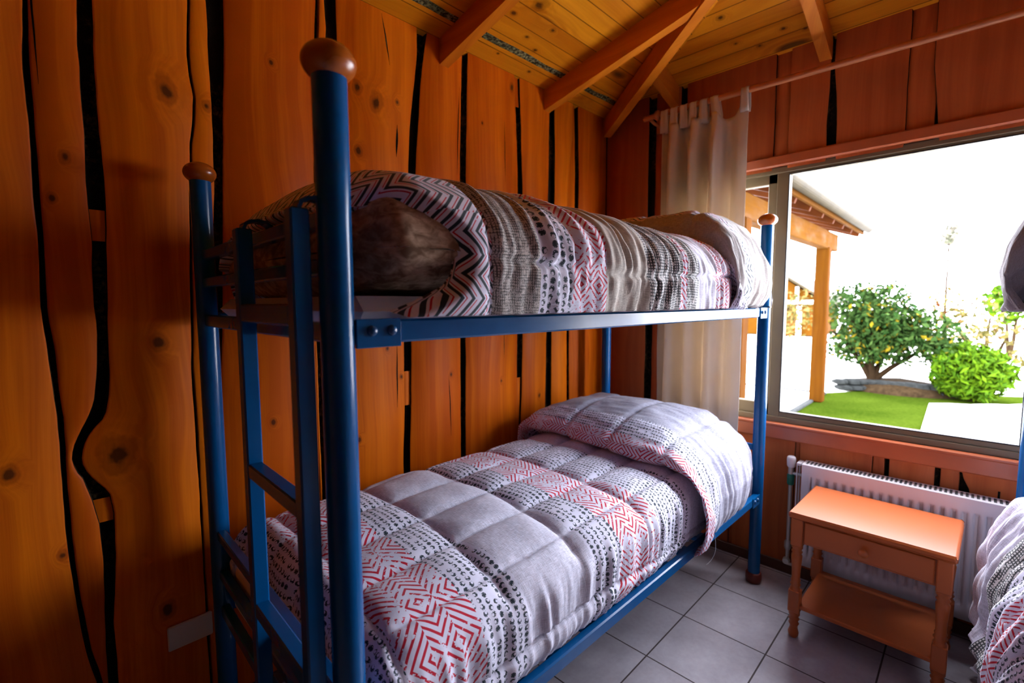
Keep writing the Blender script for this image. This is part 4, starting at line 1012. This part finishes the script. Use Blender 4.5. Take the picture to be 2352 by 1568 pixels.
# ================================================================== GARDEN
def lawn_mat():
    m, t, p = newmat('garden_grass'); x, y, z = coords(t)
    n = nz(t, comb(t, x, y, z), 1.3, 3); n2 = nz(t, comb(t, x*1.0, y*1.0, z), 26.0, 4)
    c = mix(t, (n*0.7+n2*0.6).ramp(.45, .85), (0.012, 0.022, 0.0015), (0.030, 0.044, 0.004))
    t.links.new(c, p.inputs['Base Color']); p.inputs['Roughness'].default_value = 0.95; p.inputs['Specular IOR Level'].default_value = 0.0; bump(t, p, n2, 0.8, 0.03); return m
M['lawn'] = lawn_mat()
M['gravel'] = simple('pale_gravel', (0.80, 0.76, 0.70), 0.95, var=0.08, vs=12, spec=0.0)
M['paving'] = simple('pale_paving', (0.82, 0.78, 0.73), 0.9, var=0.05, vs=6, spec=0.0)
M['kerb'] = simple('grey_kerb', (0.035, 0.035, 0.033), 0.9, var=0.2, vs=14, spec=0.03)
M['stone'] = simple('grey_stone', (0.022, 0.023, 0.021), 0.9, var=0.35, vs=9, spec=0.03)
M['soil'] = simple('leafy_soil', (0.022, 0.013, 0.006), 0.95, var=0.4, vs=20, spec=0.03)
M['pwood'] = wood('orange_porch_timber', (0.040, 0.012, 0.0010), (0.072, 0.025, 0.0018), 2, knots=0.3, rough=0.8, spec=0.02, seed=9.0)
M['pwood_beam'] = wood('orange_porch_beam', (0.045, 0.016, 0.0012), (0.080, 0.030, 0.002), 0, knots=0.3, rough=0.8, spec=0.02, seed=11.0)
M['pdark'] = simple('dark_rafter_timber', (0.05, 0.012, 0.002), 0.7, var=0.2, vs=4, spec=0.03)
M['gutter'] = simple('aged_gutter', (0.030, 0.022, 0.011), 0.6, var=0.2, vs=6, spec=0.03)
M['shingle'] = simple('grey_shingles', (0.03, 0.03, 0.028), 0.9, var=0.3, vs=18, spec=0.03)
M['bark2'] = simple('shrub_stem', (0.02, 0.011, 0.005), 0.9, var=0.2, spec=0.03)
def leafmat(name, a, b, sp=None):
    m, t, p = newmat(name)
    at = t.nodes.new('ShaderNodeAttribute'); at.attribute_name = 'tone'; tn = V(t, at.outputs['Fac'])
    c = mix(t, tn, a, b)
    if sp: c = mix(t, tn.gt(0.93), c, sp)
    t.links.new(c, p.inputs['Base Color']); p.inputs['Roughness'].default_value = 0.8; p.inputs['Specular IOR Level'].default_value = 0.04; return m
M['leaf'] = leafmat('green_leaves', (0.006, 0.022, 0.003), (0.034, 0.060, 0.012), (0.12, 0.085, 0.004))
M['leafy'] = leafmat('bright_conifer_leaves', (0.014, 0.042, 0.001), (0.055, 0.100, 0.002))
M['leafp'] = leafmat('pale_autumn_leaves', (0.03, 0.032, 0.006), (0.14, 0.10, 0.03), (0.06, 0.02, 0.005))
M['leaft'] = leafmat('grey_green_needles', (0.05, 0.055, 0.03), (0.16, 0.14, 0.11))

mb = MB(); mb.add([(XW+0.12,-60,-0.05),(120,-60,-0.05),(120,60,-0.05),(XW+0.12,60,-0.05)], [(0,1,2,3)])
tag(mb.build('gravel_ground', M['gravel']), 'bright bare ground beyond the lawn', kind='structure')
def flat(name, pts, z, mat, label, kind='structure', h=0.05):
    mb = MB(); n = len(pts)
    mb.add([(x, y, z) for x, y in pts]+[(x, y, z-h) for x, y in pts], [tuple(range(n)), tuple(range(2*n-1, n-1, -1))]+[(i, i+n, (i+1) % n+n, (i+1) % n) for i in range(n)])
    return tag(mb.build(name, mat), label, kind=kind)
flat('lawn', [(XW+0.14,-0.17),(XW+0.14,-1.6),(8.0,-1.6),(9.2,-3.2),(10.6,-3.2),(9.6,-1.6),(9.0,-0.55),(8.35,-0.12)], 0.0, M['lawn'], 'sunny green lawn outside the window')
far = [(8.45,-1.36),(8.62,-1.55),(8.72,-1.75),(8.95,-1.95),(9.05,-2.12),(9.3,-2.30),(9.6,-2.9)]
flat('paved_path', [(XW+0.14,-1.46),(XW+0.14,-4.0),(9.9,-4.0)]+far[::-1], 0.012, M['paving'], 'bright pale paving set into the lawn')
flat('terrace', [(XW+0.14,-0.13),(8.2,-0.13),(8.2,5.0),(XW+0.14,5.0)], 0.02, M['paving'], 'bright terrace floor under the porch')
for nm, a, b in [('kerb', (XW+0.14,-0.13,-0.04), (8.34,-0.20,0.03)), ('kerb', (8.2,-0.13,-0.04), (8.34,5.0,0.03))]:
    mb = MB(); mb.bbox(a, b, 0.01); tag(mb.build(nm, M['kerb']), 'grey kerb edging the terrace', kind='structure')
# porch
pr = empty('porch', (6.0, 0.5, 0)); tag(pr, 'orange timber porch with shingled roof and gutter left of the garden', 'porch')
def pp(mb, name, mat, par=None):
    o = mb.build(name, mat)
    par = par or pr; o.parent = par; o.matrix_parent_inverse = Matrix.Translation(pr.location).inverted() if par is pr else Matrix.Identity(4)
    if par is not pr: o.matrix_parent_inverse = Matrix.Translation((0,0,0))
    return o
for x in (4.42, 7.62):
    mb = MB(); mb.tone = 0.6; mb.bbox((x-0.08, -0.30, 0.0), (x+0.08, -0.14, 2.12), 0.012); pp(mb, 'post', M['pwood'])
mb = MB(); mb.tone = 0.7; mb.bbox((2.85, -0.285, 2.10), (8.15, -0.155, 2.335), 0.01)
pp(mb, 'beam', M['pwood_beam'])
rz0, rs_ = 2.40, 0.36
mb = MB(); mb.beam((2.83, -0.45, rz0+0.045), (8.95, -0.45, rz0+0.045), 0.03, 0.10, up=(0,0,1)); pp(mb, 'fascia', M['pwood_beam'])
for i in range(11):
    x = 3.0+i*0.575
    mb = MB(); mb.beam((x, -0.44, rz0), (x, 3.0, rz0+3.44*rs_), 0.05, 0.11); pp(mb, 'roof_rafter', M['pdark'])
mb = MB(); mb.beam((5.89, -0.46, rz0+0.075), (5.89, 3.1, rz0+0.075+3.56*rs_), 6.12, 0.025); pp(mb, 'roof_boarding', M['pdark'])
# gutter: half-round trough along the eave
mb = MB(); vs = []; n = 10
for x in (2.82, 8.98):
    for k_ in range(n+1):
        a = math.pi*k_/n; vs.append((x, -0.515+0.055*math.cos(a), 2.485-0.065*math.sin(a)))
    for k_ in range(n+1):
        a = math.pi*(1-k_/n); vs.append((x, -0.515+0.047*math.cos(a), 2.485-0.057*math.sin(a)))
m2 = 2*(n+1); mb.add(vs, [(i, (i+1) % m2, (i+1) % m2+m2, i+m2) for i in range(m2)]+[tuple(range(m2)), tuple(range(2*m2-1, m2-1, -1))]); pp(mb, 'gutter', M['gutter'])
mb = MB()
for r_ in range(16):
    x = 2.82; yy0 = -0.50+r_*0.22
    while x < 8.95:
        wd = random.uniform(0.14, 0.28); z0 = rz0+0.10+(yy0+0.46)*rs_; mb.tone = random.random()
        mb.beam((x+wd/2, yy0-0.02, z0+0.012+random.uniform(0, .010)), (x+wd/2, yy0+0.26, z0+0.28*rs_), wd-0.008, 0.014); x += wd
pp(mb, 'shingles', M['shingle'])

def leaves(mb, pts, size, up=0.4, elong=1.5):
    for p_ in pts:
        n1 = Vector((random.gauss(0,1), random.gauss(0,1), random.gauss(0,1)+up)).normalized()
        a = n1.orthogonal().normalized(); q = Matrix.Rotation(random.uniform(0, 6.28), 3, n1); a = q @ a; b = n1.cross(a)
        s_ = size*random.uniform(0.6, 1.3); p_ = Vector(p_); mb.tone = random.random()
        mb.add([p_-a*s_*elong*.5, p_+b*s_*.38+n1*s_*.08, p_+a*s_*elong*.5, p_-b*s_*.38+n1*s_*.08], [(0,1,2,3)])
def blob(n, c, r, lump=0.35, seed=0, shell=0.35, fl=None):
    out = []
    while len(out) < n:
        d = Vector((random.gauss(0,1), random.gauss(0,1), random.gauss(0,1))).normalized()
        k_ = 1+lump*snoise(d.x*1.7+seed, d.y*1.7, d.z*1.7)+lump*0.5*snoise(d.x*4+seed, d.y*4, d.z*4)
        rr = (1-shell*random.random()**1.5)*k_
        p_ = (c[0]+d.x*r[0]*rr, c[1]+d.y*r[1]*rr, c[2]+d.z*r[2]*rr)
        if fl is not None and p_[2] < fl: continue
        out.append(p_)
    return out
def bush(name, label, cat, clusters, base, size, mat, stems, up=0.4, elong=1.5, group=None):
    e = empty(name, base); tag(e, label, cat, group)
    mb = MB()
    for cl_ in clusters: leaves(mb, blob(*cl_), size, up, elong)
    o = mb.build('foliage', mat); o.parent = e; o.matrix_parent_inverse = Matrix.Translation(base).inverted()
    mb = MB()
    for st in stems: mb.tube([base]+st, [0.05-0.035*i/len(st) for i in range(len(st)+1)], 7)
    o = mb.build('stems', M['bark2']); o.parent = e; o.matrix_parent_inverse = Matrix.Translation(base).inverted()
    return e
b0 = (9.35, -0.62, 0.12)
def star(b, tg): return [[tuple(Vector(b).lerp(Vector(t_), f)+Vector((random.uniform(-.04,.04), random.uniform(-.04,.04), 0)) ) for f in (0.35, 0.7, 1.0)] for t_ in tg]
bush('flowering_shrub', 'large rounded green shrub with yellow flecks standing on the stone-edged bed', 'shrub',
     [(3400, (9.45,-0.52,1.16), (0.55,0.62,0.52), 0.28, 3.0, 0.75), (2300, (9.55,-0.98,0.88), (0.5,0.60,0.42), 0.3, 8.0, 0.8), (1800, (9.40,-0.50,0.66), (0.5,0.56,0.32), 0.3, 6.0, 0.9), (800, (9.4,-1.38,0.70), (0.4,0.38,0.30), 0.3, 5.0, 1.0)], b0, 0.062, M['leaf'],
     star(b0, [(9.3,-0.3,1.2),(9.5,-0.6,1.4),(9.5,-0.9,1.1),(9.6,-1.3,0.8),(9.3,-0.1,0.9),(9.2,-0.6,0.9)]))
b1 = (9.15, -1.76, 0.0)
bush('conifer_bush', 'low bright green feathery conifer bush at the edge of the lawn', 'shrub',
     [(4200, (9.15,-1.74,0.40), (0.43,0.41,0.37), 0.25, 1.0, 0.5, 0.02)], b1, 0.052, M['leafy'], star(b1, [(9.1,-1.6,0.5),(9.2,-1.9,0.5),(9.1,-1.75,0.65)]), up=0.1, elong=2.4)
b2 = (14.5, 2.35, 0.0)
bush('autumn_bush', 'pale yellowish bush growing in front of the far cabin', 'shrub',
     [(500, (14.5,1.85,1.05), (0.6,0.55,0.7), 0.4, 2.0, 0.8)], b2, 0.09, M['leafp'], star(b2, [(14.5,1.9,1.3),(14.5,2.2,1.5)]))
b3 = (11.5, -1.9, 0.0)
bush('autumn_bush', 'sparse pale bush behind the low conifer bush', 'shrub',
     [(260, (11.5,-1.45,1.20), (0.7,0.75,0.45), 0.4, 2.0, 0.9), (160, (11.0,-2.35,0.45), (0.5,0.5,0.3), 0.4, 9.0, 0.9), (220, (11.2,-1.9,0.85), (0.7,0.7,0.25), 0.4, 4.0, 0.9)], b3, 0.075, M['leafp'], star(b3, [(11.5,-1.5,1.0),(11.2,-2.1,0.8),(11.6,-1.9,1.1)]))
b4 = (16.0, -2.35, 0.0)
bush('garden_tree', 'small leafy green tree beyond the garden at the right', 'tree',
     [(420, (16.0,-2.25,1.35), (0.5,0.42,0.5), 0.3, 2.0, 0.8)], b4, 0.13, M['leafy'], star(b4, [(16,-2.2,1.2),(16,-2.5,1.4)]))
b5 = (20.0, -1.05, 0.0)
bush('slender_tree', 'tall slender grey-green tree rising against the white sky', 'tree',
     [(160, (20.0,-1.03,3.4), (0.3,0.24,0.42), 0.5, 2.0, 0.9)], b5, 0.14, M['leaft'], [[(20.0,-1.04,1.2),(20.0,-1.03,2.4),(20.0,-1.03,3.7)]])
# stones edging the shrub bed
for i in range(20):
    row = i % 2; t_ = (i//2)/10.0
    x = 8.86+0.40*t_+0.10*math.sin(t_*5); y = -0.32-1.20*t_; z = 0.045+row*0.085
    mb = MB(); L_ = random.uniform(0.10, 0.14); h_ = random.uniform(0.038, 0.05); d_ = random.uniform(0.07, 0.10)
    vs = []; n = 9; rings = 5
    for a in range(rings):
        f = -1+2*a/(rings-1); k_ = (1-abs(f)**4*0.45)
        for b in range(n):
            an = 2*math.pi*b/n; kk = 1+0.18*snoise(i*3.1+math.cos(an), math.sin(an), f); vs.append((d_*math.cos(an)*k_*kk, L_*math.sin(an)*k_*kk, h_*f))
    mb.add(vs, [(a*n+b, a*n+(b+1) % n, (a+1)*n+(b+1) % n, (a+1)*n+b) for a in range(rings-1) for b in range(n)]+[tuple(range(n))[::-1], tuple(range((rings-1)*n, rings*n))])
    o = mb.build('edging_stone', M['stone'], loc=(x+0.02*row, y+(0.05 if row else 0), z), rz=random.uniform(-.2, .2)-0.3)
    tag(o, 'flat grey stone, %s from the porch in the %s course of the shrub bed' % (['first','second','third','fourth','fifth','sixth','seventh','eighth','ninth','tenth'][i//2], 'upper' if row else 'lower'), 'stone', 'stacked edging stones of the shrub bed')
n = 20; mb = MB(); vs = [(9.45, -0.95, 0.20)]
for b in range(n):
    an = 2*math.pi*b/n; vs.append((9.45+0.55*math.cos(an), -0.93+0.70*math.sin(an), 0.10+0.03*snoise(b*.9, 2)))
for b in range(n):
    an = 2*math.pi*b/n; vs.append((9.45+0.6*math.cos(an), -0.93+0.78*math.sin(an), -0.03))
mb.add(vs, [(0, 1+b, 1+(b+1) % n) for b in range(n)]+[(1+b, 1+n+b, 1+n+(b+1) % n, 1+(b+1) % n) for b in range(n)], True)
tag(mb.build('soil_bed', M['soil']), 'mound of leafy soil under the rounded shrub', kind='structure')
# neighbouring cabin
cb = empty('cabin', (24.0, 4.4, 0)); tag(cb, 'orange wooden cabin with gable roof far behind the porch post', 'cabin')
def cpart(name, boxes, mat, tri=None):
    mb = MB()
    for a, b in boxes: mb.box(a, b)
    if tri: mb.add(*tri)
    o = mb.build(name, mat); o.parent = cb; o.matrix_parent_inverse = Matrix.Translation(cb.location).inverted(); return o
cpart('wall', [((22.2,2.8,0),(26,6.4,1.45))], M['pwood_beam'])
cpart('gable', [], M['pwood_beam'], ([(22.2,2.8,1.45),(22.2,6.4,1.45),(22.2,4.6,2.75),(26,2.8,1.45),(26,6.4,1.45),(26,4.6,2.75)], [(0,2,1),(3,4,5),(0,1,4,3)]))
mb = MB(); mb.beam((24.0,2.35,1.33),(24.0,4.62,2.90),4.4,0.08,up=(0,0,1)); mb.beam((24.0,6.85,1.33),(24.0,4.58,2.90),4.4,0.08); o = mb.build('roof', M['gutter']); o.parent = cb; o.matrix_parent_inverse = Matrix.Translation(cb.location).inverted()
cpart('porch_beam', [((21.9,2.7,1.30),(22.15,6.4,1.45))], M['plate'])
cpart('porch_post', [((21.95,3.35,0),(22.1,3.5,1.30))], M['plate'])
cpart('gable_post', [((22.1,3.5,1.45),(22.18,3.62,2.0))], M['plate'])
